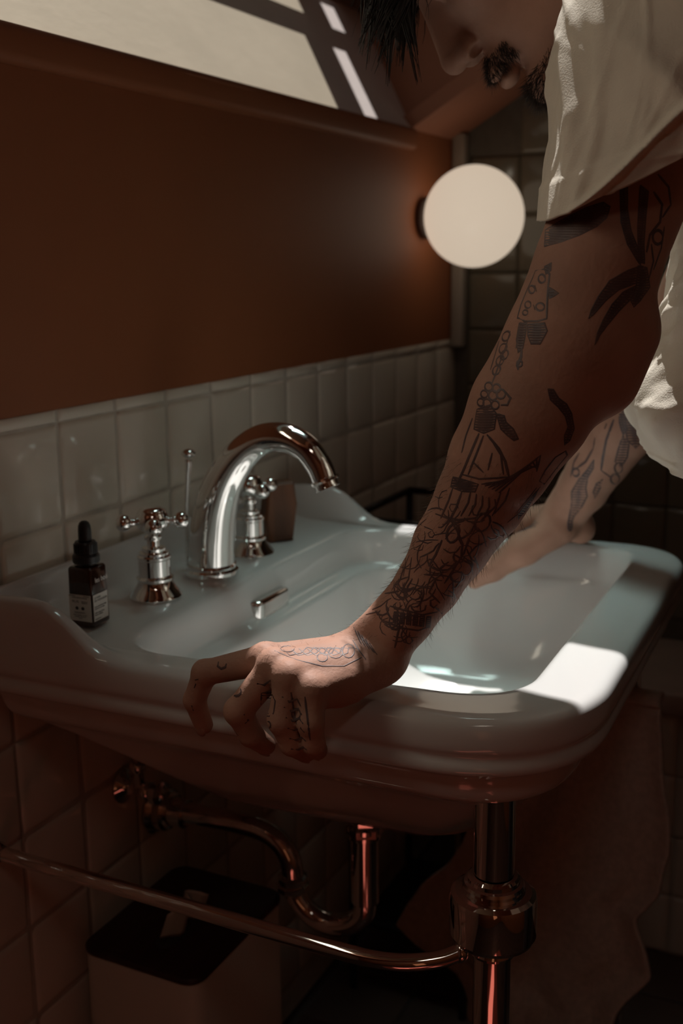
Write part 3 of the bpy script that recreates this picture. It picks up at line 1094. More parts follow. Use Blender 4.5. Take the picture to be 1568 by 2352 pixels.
def field(P, idx):
    d = np.full(len(P), 1.0, np.float32)
    for i in idx:
        p = prims[i]
        if p[0] == 'c':
            ba_ = p[2] - p[1]
            pa = P - p[1]
            t = np.clip(pa @ ba_ / (ba_ @ ba_ + 1e-12), 0, 1)
            e = np.sqrt(np.einsum('ij,ij->i', pa - t[:, None] * ba_, pa - t[:, None] * ba_)) - (p[3] + t * (p[4] - p[3]))
        else:
            q = (P - p[1]) @ p[3].T
            k0 = np.sqrt(np.sum((q / p[2]) ** 2, 1)) + 1e-9
            k1 = np.sqrt(np.sum((q / p[2] ** 2) ** 2, 1)) + 1e-9
            e = k0 * (k0 - 1) / k1
        k = max(p[5], 1e-4)
        if p[6]:
            h = np.maximum(k - np.abs(d + e), 0) / k
            d = np.maximum(d, -e) + h * h * k * .25
        else:
            h = np.maximum(k - np.abs(d - e), 0) / k
            d = np.minimum(d, e) - h * h * k * .25
    return d


def bound(p):
    if p[0] == 'c':
        return (p[1] + p[2]) / 2, np.linalg.norm(p[2] - p[1]) / 2 + max(p[3], p[4]) + p[5]
    return p[1], p[2].max() + p[5]


def surface_nets(h, B=24):
    bs = [bound(p) for p in prims]
    bc_ = np.array([b[0] for b in bs])
    br_ = np.array([b[1] for b in bs])
    lo = (bc_ - br_[:, None]).min(0) - 2 * h
    hi = (bc_ + br_[:, None]).max(0) + 2 * h
    nb = np.ceil((hi - lo) / (h * B)).astype(int)
    shape = nb * B + 1
    Fd = np.full(shape, 1.0, np.float32)
    g = np.arange(B + 1) * h
    L = np.stack(np.meshgrid(g, g, g, indexing='ij'), -1).reshape(-1, 3)
    rad = h * B * .867
    for i in range(nb[0]):
        for j in range(nb[1]):
            for k in range(nb[2]):
                o = lo + np.array([i, j, k]) * (h * B)
                dd = np.linalg.norm(bc_ - (o + h * B / 2), axis=1)
                ix = np.nonzero(dd < br_ + rad + .004)[0]
                if len(ix) == 0:
                    continue
                Fd[i * B:(i + 1) * B + 1, j * B:(j + 1) * B + 1, k * B:(k + 1) * B + 1] = field(L + o, ix).reshape(B + 1, B + 1, B + 1)
    ins = Fd < 0
    cnt = np.zeros(np.array(shape) - 1, np.uint8)
    for a in (0, 1):
        for b in (0, 1):
            for c in (0, 1):
                cnt += ins[a:shape[0] - 1 + a, b:shape[1] - 1 + b, c:shape[2] - 1 + c]
    act = (cnt > 0) & (cnt < 8)
    ci = np.argwhere(act)
    vid = np.full(act.shape, -1, np.int32)
    vid[act] = np.arange(len(ci))
    acc = np.zeros((len(ci), 3))
    num = np.zeros(len(ci))
    cor = [(a, b, c) for a in (0, 1) for b in (0, 1) for c in (0, 1)]
    val = {c: Fd[ci[:, 0] + c[0], ci[:, 1] + c[1], ci[:, 2] + c[2]] for c in cor}
    for c in cor:
        for ax in range(3):
            if c[ax] == 0:
                d = list(c)
                d[ax] = 1
                a, b = val[c], val[tuple(d)]
                m = (a < 0) != (b < 0)
                t = np.where(m, a / np.where(m, a - b, 1), 0)
                p = np.tile(np.array(c, float), (len(ci), 1))
                p[:, ax] += t
                acc[m] += p[m]
                num += m
    Vv = lo + (ci + acc / num[:, None]) * h
    quads = []
    for ax in range(3):
        o1, o2 = [(1, 2), (2, 0), (0, 1)][ax]
        s0 = [slice(1, -1)] * 3
        s1 = [slice(1, -1)] * 3
        s0[ax] = slice(0, -1)
        s1[ax] = slice(1, None)
        m = ins[tuple(s0)] != ins[tuple(s1)]
        e = np.argwhere(m)
        off = np.array([1, 1, 1])
        off[ax] = 0
        e = e + off
        up_ = ins[e[:, 0], e[:, 1], e[:, 2]]
        q = []
        for (a, b) in ((0, 0), (-1, 0), (-1, -1), (0, -1)):
            x = e.copy()
            x[:, o1] += a
            x[:, o2] += b
            q.append(vid[x[:, 0], x[:, 1], x[:, 2]])
        q = np.stack(q, 1)
        q[~up_] = q[~up_][:, ::-1]
        quads.append(q)
    Q = np.concatenate(quads)
    Q = Q[(Q >= 0).all(1)]
    return Vv, Q


BV, BQ = surface_nets(.0021)
me = bpy.data.meshes.new('body')
me.vertices.add(len(BV))
me.vertices.foreach_set('co', BV.astype(np.float32).ravel())
me.loops.add(len(BQ) * 4)
me.loops.foreach_set('vertex_index', BQ.astype(np.int32).ravel())
me.polygons.add(len(BQ))
me.polygons.foreach_set('loop_start', np.arange(len(BQ), dtype=np.int32) * 4)
me.update(calc_edges=True)
me.validate()
body = link('body', me, M['skin'], person)
sm = body.modifiers.new('relax', 'SMOOTH')
sm.factor = .5
sm.iterations = 3
dg = bpy.context.evaluated_depsgraph_get()
fin = bpy.data.meshes.new_from_object(body.evaluated_get(dg))
body.modifiers.clear()
body.data = fin
fin.name = 'body'
fin.polygons.foreach_set('use_smooth', [True] * len(fin.polygons))
BV = np.zeros(len(fin.vertices) * 3, np.float32)
fin.vertices.foreach_get('co', BV)
BV = BV.reshape(-1, 3).astype(float)

# eyes under the lids, nails
for s in (-1, 1):
    mesh('eye', ellipsoid(H(s * .032, .0775, .019), (.0118, .0118, .0118), 20, 12), M['eye'], person)
for q in 'imrp':
    a, b = np.array(FG[q][1]), np.array(FG[q][2])
    t = (b - a) / np.linalg.norm(b - a)
    n_ = np.array([-1.0, 0, -.25])
    n_ = n_ - t * (n_ @ t)
    n_ /= np.linalg.norm(n_)
    s_ = np.cross(t, n_)
    Rn = Matrix((Vector(s_), Vector(t), Vector(n_))).transposed()
    mesh('fingernail', ellipsoid(b + n_ * FRD[q][3] * .80 + t * .001, (.0050, .0065, .0016), 14, 8, Rn), M['nail'], person)

# --- shirt
def wob(P, seed, amp, sc):
    r = np.random.default_rng(seed)
    o = np.zeros(len(P))
    for i in range(7):
        w = r.normal(size=3) * sc * (1 + .7 * i)
        o += np.sin(P @ w + r.uniform(0, 6.28)) / (1 + .6 * i)
    return o * amp


def ridge(x):
    return 1 - np.abs(np.sin(x))


def creases(a, g, seed, n, amp, width, ang, spread, gw=.25):
    """n soft straight folds scattered over the cloth (a = angle, g = 0..1 down the cloth)"""
    r = np.random.default_rng(seed)
    o = np.zeros(len(a))
    for i in range(n):
        a0, g0, t = r.uniform(0, 6.283), r.uniform(.02, .98), ang + r.normal(0, spread)
        da = (a - a0 + math.pi) % (2 * math.pi) - math.pi
        dg = (g - g0) * 3.0
        along = da * math.cos(t) + dg * math.sin(t)
        across = -da * math.sin(t) + dg * math.cos(t) + .25 * r.uniform(-1, 1) * along ** 2
        L = r.uniform(.35, 1.0)
        w = width * r.uniform(.6, 1.6)
        o += amp * r.uniform(.4, 1.2) * np.exp(-(across / w) ** 2) * np.exp(-(along / L) ** 2)
    return o


NS, NT = 230, 190
FP = np.array([(-.645, 1.425), (-.640, 1.37), (-.622, 1.27), (-.602, 1.17), (-.568, 1.085), (-.582, 1.030)])
BP = np.array([(-.715, 1.468), (-.86, 1.44), (-1.00, 1.30), (-1.09, 1.15), (-1.14, 1.00), (-1.16, .90)])
HW = np.array([.075, .168, .196, .188, .165, .165])
Sp = spline(np.c_[FP, BP, HW], 32)
ts = np.linspace(0, len(Sp) - 1, NT)
Sp = np.array([[np.interp(t, np.arange(len(Sp)), Sp[:, c]) for c in range(5)] for t in ts])
th = np.linspace(0, 2 * math.pi, NS, endpoint=False)
V = []
for i, (fy, fz, by, bz, hw) in enumerate(Sp):
    cs, sn = np.cos(th), np.sin(th)
    e = 2.5
    cs2, sn2 = np.sign(cs) * np.abs(cs) ** (2 / e), np.sign(sn) * np.abs(sn) ** (2 / e)
    w = (cs2 + 1) / 2
    V.append(np.c_[1.065 + .030 * sstep(.35, .85, i / NT) + hw * sn2, by + (fy - by) * w, bz + (fz - bz) * w])
V = np.concatenate(V)
g = np.repeat(np.linspace(0, 1, NT), NS)
a_ = np.tile(th, NT)
nrm = np.c_[np.sin(a_), np.cos(a_), 0 * a_]
dsp = creases(a_, g, 3, 40, .007, .10, 1.2, .35) + creases(a_, g, 4, 160, .0028, .035, 1.0, .4) + creases(a_, g, 5, 300, .0012, .02, .8, .6)
V = V + nrm * (dsp * sstep(.05, .3, g))[:, None]
# the loose belly of the shirt bags out over its hem
bag = np.exp(-((V[:, 2] - 1.072) / .030) ** 2 - ((V[:, 0] - .968) / .050) ** 2 - ((V[:, 1] + .63) / .06) ** 2)
V = V + np.array([-.62, .78, 0]) * (.026 * bag)[:, None]
F = []
for i in range(NT - 1):
    for k in range(NS):
        j = (k + 1) % NS
        F.append((i * NS + k, (i + 1) * NS + k, (i + 1) * NS + j, i * NS + j))
sh = mesh('shirt', (V, F), M['cloth'], person)
so = sh.modifiers.new('thick', 'SOLIDIFY')
so.thickness = .0016


def sleeve(name, C, AX1, AX2, seed, mirror=1):
    """C centres from shoulder to hem, AX1/AX2 half axes of each opening"""
    Q = spline(np.c_[C, AX1, AX2], 36)
    n, k = len(Q), 220
    th = np.linspace(0, 2 * math.pi, k, endpoint=False)
    V = np.concatenate([q[:3] + np.cos(th)[:, None] * q[3:6] + np.sin(th)[:, None] * q[6:9] for q in Q])
    g = np.repeat(np.linspace(0, 1, n), k)
    a_ = np.tile(th, n)
    cen_ = np.repeat(Q[:, :3], k, 0)
    nr = V - cen_
    nr /= np.linalg.norm(nr, axis=1)[:, None]
    d = creases(a_, g, seed, 18, .0085, .13, 1.25, .30) + creases(a_, g, seed + 1, 36, .0035, .055, 1.05, .45)
    d += creases(a_, g, seed + 2, 60, .0014, .028, .9, .7)
    d += .0020 * sstep(.885, .895, g)                 # turned hem
    if seed == 21:                                    # the cuff folded up toward the back of the arm
        w_ = g - (1.0 - .30 * sstep(.95, 2.6, a_))
        d += .007 * np.exp(-(w_ / .020) ** 2) * sstep(.9, 1.2, a_) * (1 - sstep(2.6, 3.2, a_))
        d -= .006 * sstep(.0, .03, w_) * sstep(.9, 1.2, a_) * (1 - sstep(2.6, 3.2, a_))
    V = V + nr * d[:, None]
    F = []
    for i in range(n - 1):
        for q in range(k):
            j = (q + 1) % k
            F.append((i * k + q, (i + 1) * k + q, (i + 1) * k + j, i * k + j))
    s = mesh(name, (V, F), M['cloth'], sh)
    so = s.modifiers.new('thick', 'SOLIDIFY')
    so.thickness = .0022
    return s


C = [(.995, -.690, 1.435), (.945, -.660, 1.415), (.900, -.632, 1.375), (.870, -.616, 1.315), (.852, -.606, 1.262)]
A1 = [(.02, .080, .03), (.015, .100, .015), (0, .092, .005), (0, .076, -.012), (0, .067, -.028)]
A2 = [(-.02, -.01, .060), (-.055, -.005, .062), (-.072, -.01, .035), (-.074, -.02, .005), (-.074, -.012, -.012)]
sleeve('sleeve', C, A1, A2, 21)
mx = lambda L: [(-p[0], p[1], p[2]) for p in L]
C2 = [(1.13, -.700, 1.435), (1.185, -.68, 1.415), (1.225, -.66, 1.375), (1.245, -.645, 1.315), (1.25, -.635, 1.262)]
sleeve('sleeve', C2, A1, mx(A2), 31)
mesh('collar', tube([H(-.055, -.07, -.09), H(-.060, -.03, -.125), H(-.01, -.012, -.156), H(.040, -.045, -.130), H(.044, -.08, -.09)], [.008, .009, .009, .008, .008], 14, 8), M['cloth'], sh)

# --- trousers and shoes (out of the frame, but the man stands on the floor)
tr = join(tube([(1.165, -1.0, 1.0), (1.165, -1.0, .90), (1.16, -1.01, .70), (1.155, -.99, .48), (1.15, -1.01, .25), (1.15, -1.02, .07)], [.115, .112, .090, .075, .066, .060], 28, 6),
          tube([(.975, -1.0, 1.0), (.975, -1.0, .90), (.98, -1.01, .70), (.985, -.99, .48), (.99, -1.01, .25), (.99, -1.02, .07)], [.115, .112, .090, .075, .066, .060], 28, 6))
mesh('trousers', tr, M['trouser'], person)
for x in (.99, 1.15):
    v, f = ellipsoid((x, -.965, .045), (.047, .135, .050), 24, 14)
    mesh('shoe', ([(p[0], p[1], max(p[2], .001)) for p in v], f), M['shoe'], person)

# --- hair: cap, wet hanging fringe
V, F = [], []
cv, cf = ellipsoid((0, -.018, .046), (.082, .104, .094), 72, 48)
cv = np.array(cv)
keep = (cv[:, 2] > .045 - .9 * np.clip(-cv[:, 1], 0, .12)) | (cv[:, 1] < -.05)
keep &= ~((cv[:, 1] > .045) & (cv[:, 2] < .080)) & (cv[:, 2] > -.06)
disp = 1 + .03 * np.sin(cv[:, 0] * 260 + 9 * np.sin(cv[:, 1] * 40)) + .012 * np.sin(cv[:, 0] * 610)
cv = cv * disp[:, None]
idm = -np.ones(len(cv), int)
idm[keep] = np.arange(keep.sum())
hv = [H(*p) for p in cv[keep]]
hf = [tuple(idm[list(q)]) for q in cf if all(keep[i] for i in q)]
hc = mesh('hair_cap', (hv, hf), M['hair'], person)
so = hc.modifiers.new('thick', 'SOLIDIFY')
so.thickness = .004
strands = []
for c in range(80):
    rc, uc = rng.uniform(-.072, .070), rng.uniform(.064, .122)
    if c >= 46:                                       # hair falling over the temple on the viewer's side
        rc, uc = rng.uniform(-.077, -.040), rng.uniform(.058, .100)
    ln = rng.uniform(.055, .105) * (1.15 if c % 6 == 0 else 1) + (.012 if c >= 46 else 0)
    side, curl = rng.normal(0, .22), rng.normal(0, .5)
    d0 = Hf * .9 + Hu * rng.uniform(-.35, .25) + Hr * side
    if c >= 46:
        d0 = Hf * .30 + np.array([-.15, .05, -.75])
    d0 = d0 / np.linalg.norm(d0)
    sw = np.array([rng.normal(0, .22), rng.normal(0, .25), 0])
    for i in range(17):
        r0, u0 = rc + rng.normal(0, .0065), uc + rng.normal(0, .005)
        f0 = .082 * math.sqrt(max(0, 1 - (r0 / .08) ** 2 - ((u0 - .046) / .1) ** 2)) - .010
        stray = i > 14
        p = H(r0, f0, u0)
        axis0 = H(rc, .070, uc)
        pts, off = [p], p - axis0
        L = ln * rng.uniform(.75, 1.08)
        for q in range(8):
            w = (q + 1) / 8
            dv = d0 * (1 - w) ** 1.6 + np.array([0, 0, -1.0]) * (.25 + w) + sw * w * w * (1.5 + curl) \
                + (rng.normal(0, .20, 3) if stray else 0)
            dv = dv / np.linalg.norm(dv)
            pts.append(pts[-1] + dv * L / 8 - (0 if stray else off * .085))
        r = rng.uniform(.0005, .0011) * (.6 if stray else 1)
        strands.append(tube(pts, [r * .9, r, r * 1.05, r, r * .95, r * .85, r * .7, r * .5, r * .2], 5, 2))
tag(mesh('hair_fringe', join(*strands), M['hair'], person), kind='stuff')


# --- short hairs growing from the skin
def fuzz(name, pick, count, length, radius, dirfn, m, seed):
    r = np.random.default_rng(seed)
    nv = np.zeros(len(BV) * 3, np.float32)
    body.data.vertices.foreach_get('normal', nv)
    nv = nv.reshape(-1, 3)
    ids = np.nonzero(pick)[0]
    if len(ids) == 0:
        return
    ids = r.choice(ids, count)
    V, F = [], []
    for v in ids:
        p, nn = BV[v] + r.normal(0, .0009, 3), nv[v]
        d = dirfn(p, nn, r)
        d = d / np.linalg.norm(d)
        L = length * r.uniform(.5, 1.2)
        q = np.cross(d, r.normal(size=3))
        q /= np.linalg.norm(q)
        q2 = np.cross(d, q)
        bend = nn * .15 + r.normal(0, .12, 3)
        k = len(V)
        for t, w in ((0, 1), (.55, .8)):
            c = p - nn * .0006 + (d + bend * t) * L * t
            for s in range(3):
                V.append(c + radius * w * (math.cos(s * 2.1) * q + math.sin(s * 2.1) * q2))
        V.append(p + (d + bend) * L)
        for s in range(3):
            t = (s + 1) % 3
            F += [(k + s, k + t, k + 3 + t, k + 3 + s), (k + 3 + s, k + 3 + t, k + 6)]
    me = bpy.data.meshes.new(name)
    me.from_pydata([tuple(x) for x in V], [], F)
    tag(link(name, me, m, person), kind='stuff')


LV = (BV - HC) @ HM.T                                # head-local coordinates
nearhead = np.linalg.norm(LV, axis=1) < .19
fuzz('moustache', nearhead & (np.abs(LV[:, 0]) < .034) & (LV[:, 2] < -.046 - .25 * np.abs(LV[:, 0])) & (LV[:, 2] > -.0615 - .35 * np.abs(LV[:, 0])) & (LV[:, 1] > .075),
     1100, .010, .00024, lambda p, n, r: -Hu * .8 + n * .55 + r.normal(0, .2, 3), M['beard'], 1)
fuzz('beard', nearhead & (LV[:, 2] < -.092 + .15 * np.clip(.06 - LV[:, 1], 0, .06)) & (LV[:, 2] > -.135) & (LV[:, 1] > .012) & (np.abs(LV[:, 0]) < .066),
     3600, .012, .00024, lambda p, n, r: n * .8 - Hu * .5 + r.normal(0, .22, 3), M['beard'], 2)
fuzz('eyebrow', nearhead & (LV[:, 2] > .036) & (LV[:, 2] < .046) & (np.abs(np.abs(LV[:, 0]) - .032) < .022) & (LV[:, 1] > .06),
     420, .009, .00035, lambda p, n, r: n * .35 + Hr * .8 * np.sign((p - HC) @ Hr) + r.normal(0, .15, 3), M['beard'], 3)
arm = (BV[:, 0] < .87) & (BV[:, 2] > .90) & (BV[:, 2] < 1.06) & (BV[:, 1] > -.56)
axd = np.array([.0, .5, -.85])
fuzz('arm_hair', arm, 1500, .0075, .00011, lambda p, n, r: axd + n * .55 + r.normal(0, .25, 3), M['arm_hair'], 4)

# ================================================================ TATTOOS
# ink lines as points on the skin (tenths of a millimetre), one list for each arm: (line width, x, y, z, x, y, z ...)
TATTOO = [[
  (13,[8169,-5522,12238,8121,-5566,12253,8093,-5605,12269,8074,-5640,12285,8060,-5674,12300,8050,-5707,12316,8041,-5744,12331,8034,-5780,12346,8031,-5816,12361,8031,-5850,12377,8030,-5891,12388,8034,-5931,12400,8039,-5970,12411,8037,-6017,12380,8024,-6010,12343,8011,-6002,12306,7996,-5973,12277,7980,-5945,12248,7971,-5917,12234,7963,-5888,12220,7957,-5860,12205,7952,-5831,12191,7951,-5790,12177,7955,-5748,12163,7962,-5704,12149,7979,-5658,12139,8004,-5609,12129,8043,-5555,12119,8076,-5547,12158,8116,-5536,12198,8169,-5522,12238]),
  (22,[8035,-5943,12403,8036,-5964,12403,8038,-5984,12402]),
  (22,[8030,-5888,12387,8029,-5951,12385,8037,-6013,12383]),
  (22,[8030,-5838,12371,8024,-5884,12369,8022,-5929,12368,8025,-5972,12367,8032,-6014,12366]),
  (22,[8032,-5800,12354,8023,-5837,12353,8018,-5874,12352,8016,-5909,12351,8017,-5944,12350,8020,-5977,12349,8025,-6011,12348]),
  (22,[8037,-5761,12338,8023,-5805,12336,8015,-5848,12335,8010,-5889,12333,8010,-5929,12332,8013,-5969,12331,8019,-6007,12330]),
  (22,[8046,-5720,12321,8030,-5760,12320,8018,-5797,12318,8010,-5834,12317,8005,-5869,12316,8004,-5904,12315,8004,-5938,12314,8008,-5971,12313,8013,-6003,12312]),
  (22,[8057,-5683,12305,8034,-5727,12303,8018,-5768,12301,8007,-5808,12300,8000,-5846,12299,7997,-5884,12297,7997,-5920,12296,8000,-5956,12296,8005,-5990,12295]),
  (22,[8070,-5648,12288,8040,-5695,12286,8019,-5739,12284,8005,-5781,12283,7996,-5822,12281,7991,-5861,12280,7990,-5900,12279,7991,-5937,12278,7996,-5973,12277]),
  (22,[8090,-5610,12271,8049,-5662,12269,8023,-5710,12267,8004,-5754,12265,7992,-5797,12264,7985,-5839,12263,7982,-5879,12262,7983,-5918,12261,7987,-5956,12260]),
  (22,[8119,-5569,12255,8064,-5626,12252,8029,-5677,12250,8006,-5725,12248,7990,-5769,12247,7980,-5812,12245,7975,-5854,12244,7974,-5894,12243,7977,-5933,12242]),
  (22,[8169,-5522,12238,8086,-5587,12235,8042,-5640,12233,8012,-5689,12231,7992,-5735,12230,7979,-5778,12228,7970,-5820,12227,7966,-5861,12226,7966,-5900,12225]),
  (22,[8142,-5529,12219,8076,-5585,12217,8036,-5632,12215,8009,-5676,12213,7989,-5717,12212,7975,-5756,12211,7966,-5794,12210,7961,-5830,12209,7958,-5866,12208]),
  (22,[8118,-5535,12200,8053,-5597,12198,8014,-5650,12196,7988,-5698,12194,7970,-5744,12193,7959,-5788,12192,7952,-5831,12191]),
  (22,[8098,-5541,12181,8030,-5611,12179,7991,-5672,12177,7966,-5729,12175,7951,-5782,12174]),
  (22,[8080,-5546,12162,8029,-5598,12161,7996,-5645,12159,7973,-5689,12158,7957,-5731,12157]),
  (22,[8063,-5550,12144,8009,-5612,12142,7975,-5667,12141]),
  (23,[8048,-5554,12125,8033,-5570,12125,8019,-5585,12124]),
  (13,[8093,-6071,12528,8103,-6118,12512,8094,-6121,12475,8086,-6125,12437,8079,-6128,12400,8071,-6131,12363,8067,-6140,12326,8064,-6148,12289,8061,-6156,12252,8059,-6165,12215,8063,-6180,12179,8067,-6195,12144,8073,-6210,12108,8081,-6224,12072,8092,-6238,12036,8085,-6236,11977,8067,-6221,12007,8052,-6204,12037,8041,-6187,12067,8032,-6170,12097,8026,-6152,12126,8027,-6139,12163,8030,-6126,12201,8033,-6114,12238,8036,-6101,12275,8043,-6097,12311,8050,-6093,12347,8058,-6088,12383,8066,-6084,12419,8075,-6080,12455,8084,-6076,12491,8093,-6071,12528]),
  (22,[8091,-6072,12519,8094,-6086,12518,8098,-6099,12518]),
  (22,[8086,-6074,12501,8093,-6097,12500,8100,-6119,12500]),
  (22,[8082,-6077,12483,8088,-6099,12482,8096,-6121,12482]),
  (22,[8077,-6079,12465,8084,-6101,12465,8092,-6122,12464]),
  (22,[8073,-6081,12447,8080,-6103,12447,8088,-6124,12446]),
  (22,[8069,-6083,12429,8076,-6104,12429,8085,-6126,12429]),
  (22,[8065,-6085,12412,8072,-6106,12411,8081,-6127,12411]),
  (22,[8060,-6087,12394,8068,-6108,12393,8077,-6129,12393]),
  (22,[8056,-6089,12376,8065,-6110,12376,8074,-6130,12375]),
  (22,[8052,-6091,12358,8061,-6112,12358,8071,-6133,12357]),
  (22,[8049,-6093,12340,8058,-6115,12340,8069,-6137,12340]),
  (22,[8045,-6095,12322,8055,-6118,12322,8067,-6141,12322]),
  (22,[8041,-6097,12305,8052,-6121,12304,8065,-6145,12304]),
  (22,[8038,-6099,12287,8050,-6124,12287,8063,-6149,12286]),
  (22,[8035,-6103,12269,8048,-6128,12269,8062,-6153,12268]),
  (22,[8034,-6109,12251,8047,-6133,12251,8061,-6157,12251]),
  (22,[8032,-6115,12233,8045,-6138,12233,8060,-6161,12233]),
  (22,[8031,-6121,12216,8044,-6143,12215,8059,-6165,12215]),
  (22,[8030,-6127,12198,8044,-6150,12197,8060,-6172,12197]),
  (22,[8028,-6134,12180,8045,-6157,12180,8063,-6180,12179]),
  (22,[8027,-6140,12162,8045,-6164,12162,8065,-6187,12162]),
  (22,[8026,-6146,12144,8046,-6171,12144,8067,-6195,12144]),
  (22,[8026,-6152,12126,8046,-6177,12126,8070,-6202,12126]),
  (22,[8029,-6162,12108,8050,-6186,12108,8073,-6210,12108]),
  (22,[8034,-6173,12091,8054,-6195,12090,8077,-6217,12090]),
  (22,[8039,-6184,12073,8059,-6204,12072,8081,-6224,12072]),
  (22,[8045,-6194,12055,8065,-6213,12055,8087,-6231,12054]),
  (22,[8052,-6204,12037,8072,-6221,12037,8092,-6238,12036]),
  (22,[8061,-6214,12019,8075,-6226,12019,8090,-6238,12019]),
  (22,[8070,-6224,12001,8078,-6230,12001,8087,-6237,12001]),
  (13,[8143,-6199,12525,8154,-6225,12503,8168,-6250,12481,8162,-6249,12445,8156,-6248,12410,8150,-6248,12374,8144,-6247,12339,8139,-6246,12303,8135,-6246,12268,8131,-6246,12232,8128,-6246,12197,8124,-6246,12161,8119,-6247,12126,8117,-6250,12092,8116,-6253,12059,8117,-6256,12025,8118,-6259,11991,8073,-6225,12007,8074,-6223,12041,8077,-6220,12075,8080,-6217,12109,8085,-6213,12143,8088,-6210,12177,8092,-6207,12211,8094,-6204,12244,8099,-6204,12280,8105,-6203,12315,8111,-6202,12350,8117,-6202,12385,8123,-6201,12420,8130,-6200,12455,8136,-6200,12490,8143,-6199,12525]),
  (23,[8142,-6199,12516,8145,-6204,12516,8148,-6209,12516]),
  (23,[8138,-6199,12499,8147,-6215,12498,8157,-6230,12498]),
  (23,[8135,-6200,12481,8151,-6225,12481,8168,-6250,12481]),
  (23,[8131,-6200,12463,8147,-6225,12463,8165,-6249,12463]),
  (23,[8128,-6201,12445,8144,-6225,12445,8162,-6249,12445]),
  (23,[8124,-6201,12428,8141,-6225,12428,8159,-6249,12428]),
  (23,[8121,-6201,12410,8138,-6225,12410,8156,-6248,12410]),
  (23,[8118,-6202,12392,8135,-6225,12392,8153,-6248,12392]),
  (23,[8115,-6202,12375,8132,-6225,12374,8150,-6248,12374]),
  (23,[8112,-6202,12357,8129,-6225,12357,8147,-6247,12357]),
  (23,[8109,-6203,12339,8126,-6225,12339,8144,-6247,12339]),
  (22,[8106,-6203,12321,8123,-6225,12321,8142,-6247,12321]),
  (22,[8103,-6203,12304,8120,-6225,12303,8139,-6246,12303]),
  (22,[8100,-6203,12286,8118,-6225,12286,8137,-6246,12286]),
  (22,[8098,-6204,12268,8115,-6225,12268,8135,-6246,12268]),
  (22,[8095,-6204,12250,8113,-6225,12250,8133,-6246,12250]),
  (22,[8093,-6205,12233,8111,-6226,12232,8131,-6246,12232]),
  (22,[8092,-6207,12215,8110,-6227,12215,8129,-6246,12215]),
  (22,[8090,-6208,12197,8108,-6227,12197,8128,-6246,12197]),
  (22,[8089,-6210,12179,8106,-6228,12179,8126,-6246,12179]),
  (22,[8087,-6211,12161,8104,-6229,12161,8124,-6246,12161]),
  (22,[8085,-6213,12144,8102,-6230,12143,8121,-6246,12143]),
  (22,[8083,-6215,12126,8100,-6231,12126,8119,-6247,12126]),
  (22,[8080,-6217,12108,8098,-6233,12108,8118,-6248,12108]),
  (22,[8078,-6218,12090,8097,-6234,12090,8117,-6250,12090]),
  (22,[8076,-6220,12072,8096,-6236,12072,8117,-6252,12072]),
  (22,[8075,-6222,12054,8095,-6238,12054,8116,-6254,12054]),
  (22,[8074,-6223,12037,8094,-6239,12036,8116,-6255,12036]),
  (22,[8073,-6224,12019,8094,-6241,12018,8117,-6257,12018]),
  (22,[8090,-6239,12001,8103,-6249,12000,8118,-6258,12000]),
  (23,[8193,-6281,12481,8207,-6299,12451,8224,-6318,12422,8244,-6335,12393,8240,-6333,12353,8237,-6330,12314,8235,-6328,12274,8210,-6311,12245,8186,-6294,12215,8163,-6277,12185,8155,-6272,12145,8145,-6268,12106,8134,-6264,12066]),
  (20,[8225,-6299,12599,8242,-6322,12570,8263,-6344,12541,8287,-6366,12512,8295,-6372,12473,8304,-6377,12433,8316,-6382,12394,8293,-6367,12364,8271,-6353,12334,8250,-6339,12304]),
  (23,[8280,-6346,12171,8279,-6342,12147,8262,-6333,12129,8235,-6320,12122,8209,-6307,12129,8191,-6296,12146,8183,-6292,12170,8187,-6295,12194,8201,-6304,12211,8222,-6318,12218,8246,-6332,12212,8268,-6342,12194,8280,-6346,12171]),
  (20,[8175,-6287,12125,8182,-6292,12086,8191,-6297,12046,8202,-6302,12006,8190,-6296,11966,8181,-6290,11926,8175,-6283,11885]),
  (20,[8278,-6351,12245,8278,-6348,12208,8278,-6344,12170,8279,-6341,12133,8281,-6337,12096,8266,-6328,12058,8247,-6320,12020,8229,-6312,11983,8212,-6303,11945]),
  (13,[8069,-6224,11977,8139,-6271,11961,8151,-6276,11927,8166,-6280,11893,8185,-6283,11859,8204,-6286,11824,8171,-6272,11795,8138,-6257,11765,8107,-6243,11736,8049,-6211,11692,8030,-6192,11738,8051,-6204,11783,8067,-6217,11827,8066,-6219,11865,8065,-6221,11902,8066,-6223,11940,8069,-6224,11977]),
  (22,[8068,-6224,11968,8088,-6239,11968,8108,-6253,11968]),
  (22,[8067,-6223,11950,8102,-6249,11950,8143,-6273,11949]),
  (22,[8066,-6223,11932,8104,-6250,11932,8149,-6275,11931]),
  (23,[8065,-6222,11914,8107,-6250,11914,8157,-6278,11913]),
  (23,[8065,-6221,11896,8110,-6251,11896,8165,-6280,11895]),
  (23,[8065,-6220,11878,8114,-6252,11878,8175,-6281,11876]),
  (23,[8066,-6219,11860,8118,-6252,11859,8185,-6283,11858]),
  (23,[8066,-6218,11842,8123,-6253,11841,8195,-6285,11840]),
  (23,[8066,-6216,11824,8125,-6252,11823,8201,-6285,11821]),
  (23,[8060,-6211,11807,8114,-6244,11805,8181,-6276,11803]),
  (23,[8053,-6206,11789,8102,-6237,11787,8161,-6268,11786]),
  (22,[8046,-6201,11771,8090,-6230,11770,8142,-6259,11768]),
  (22,[8038,-6196,11753,8078,-6223,11752,8123,-6250,11750]),
  (22,[8032,-6193,11735,8066,-6217,11734,8103,-6241,11733]),
  (22,[8039,-6201,11717,8059,-6215,11716,8079,-6228,11715]),
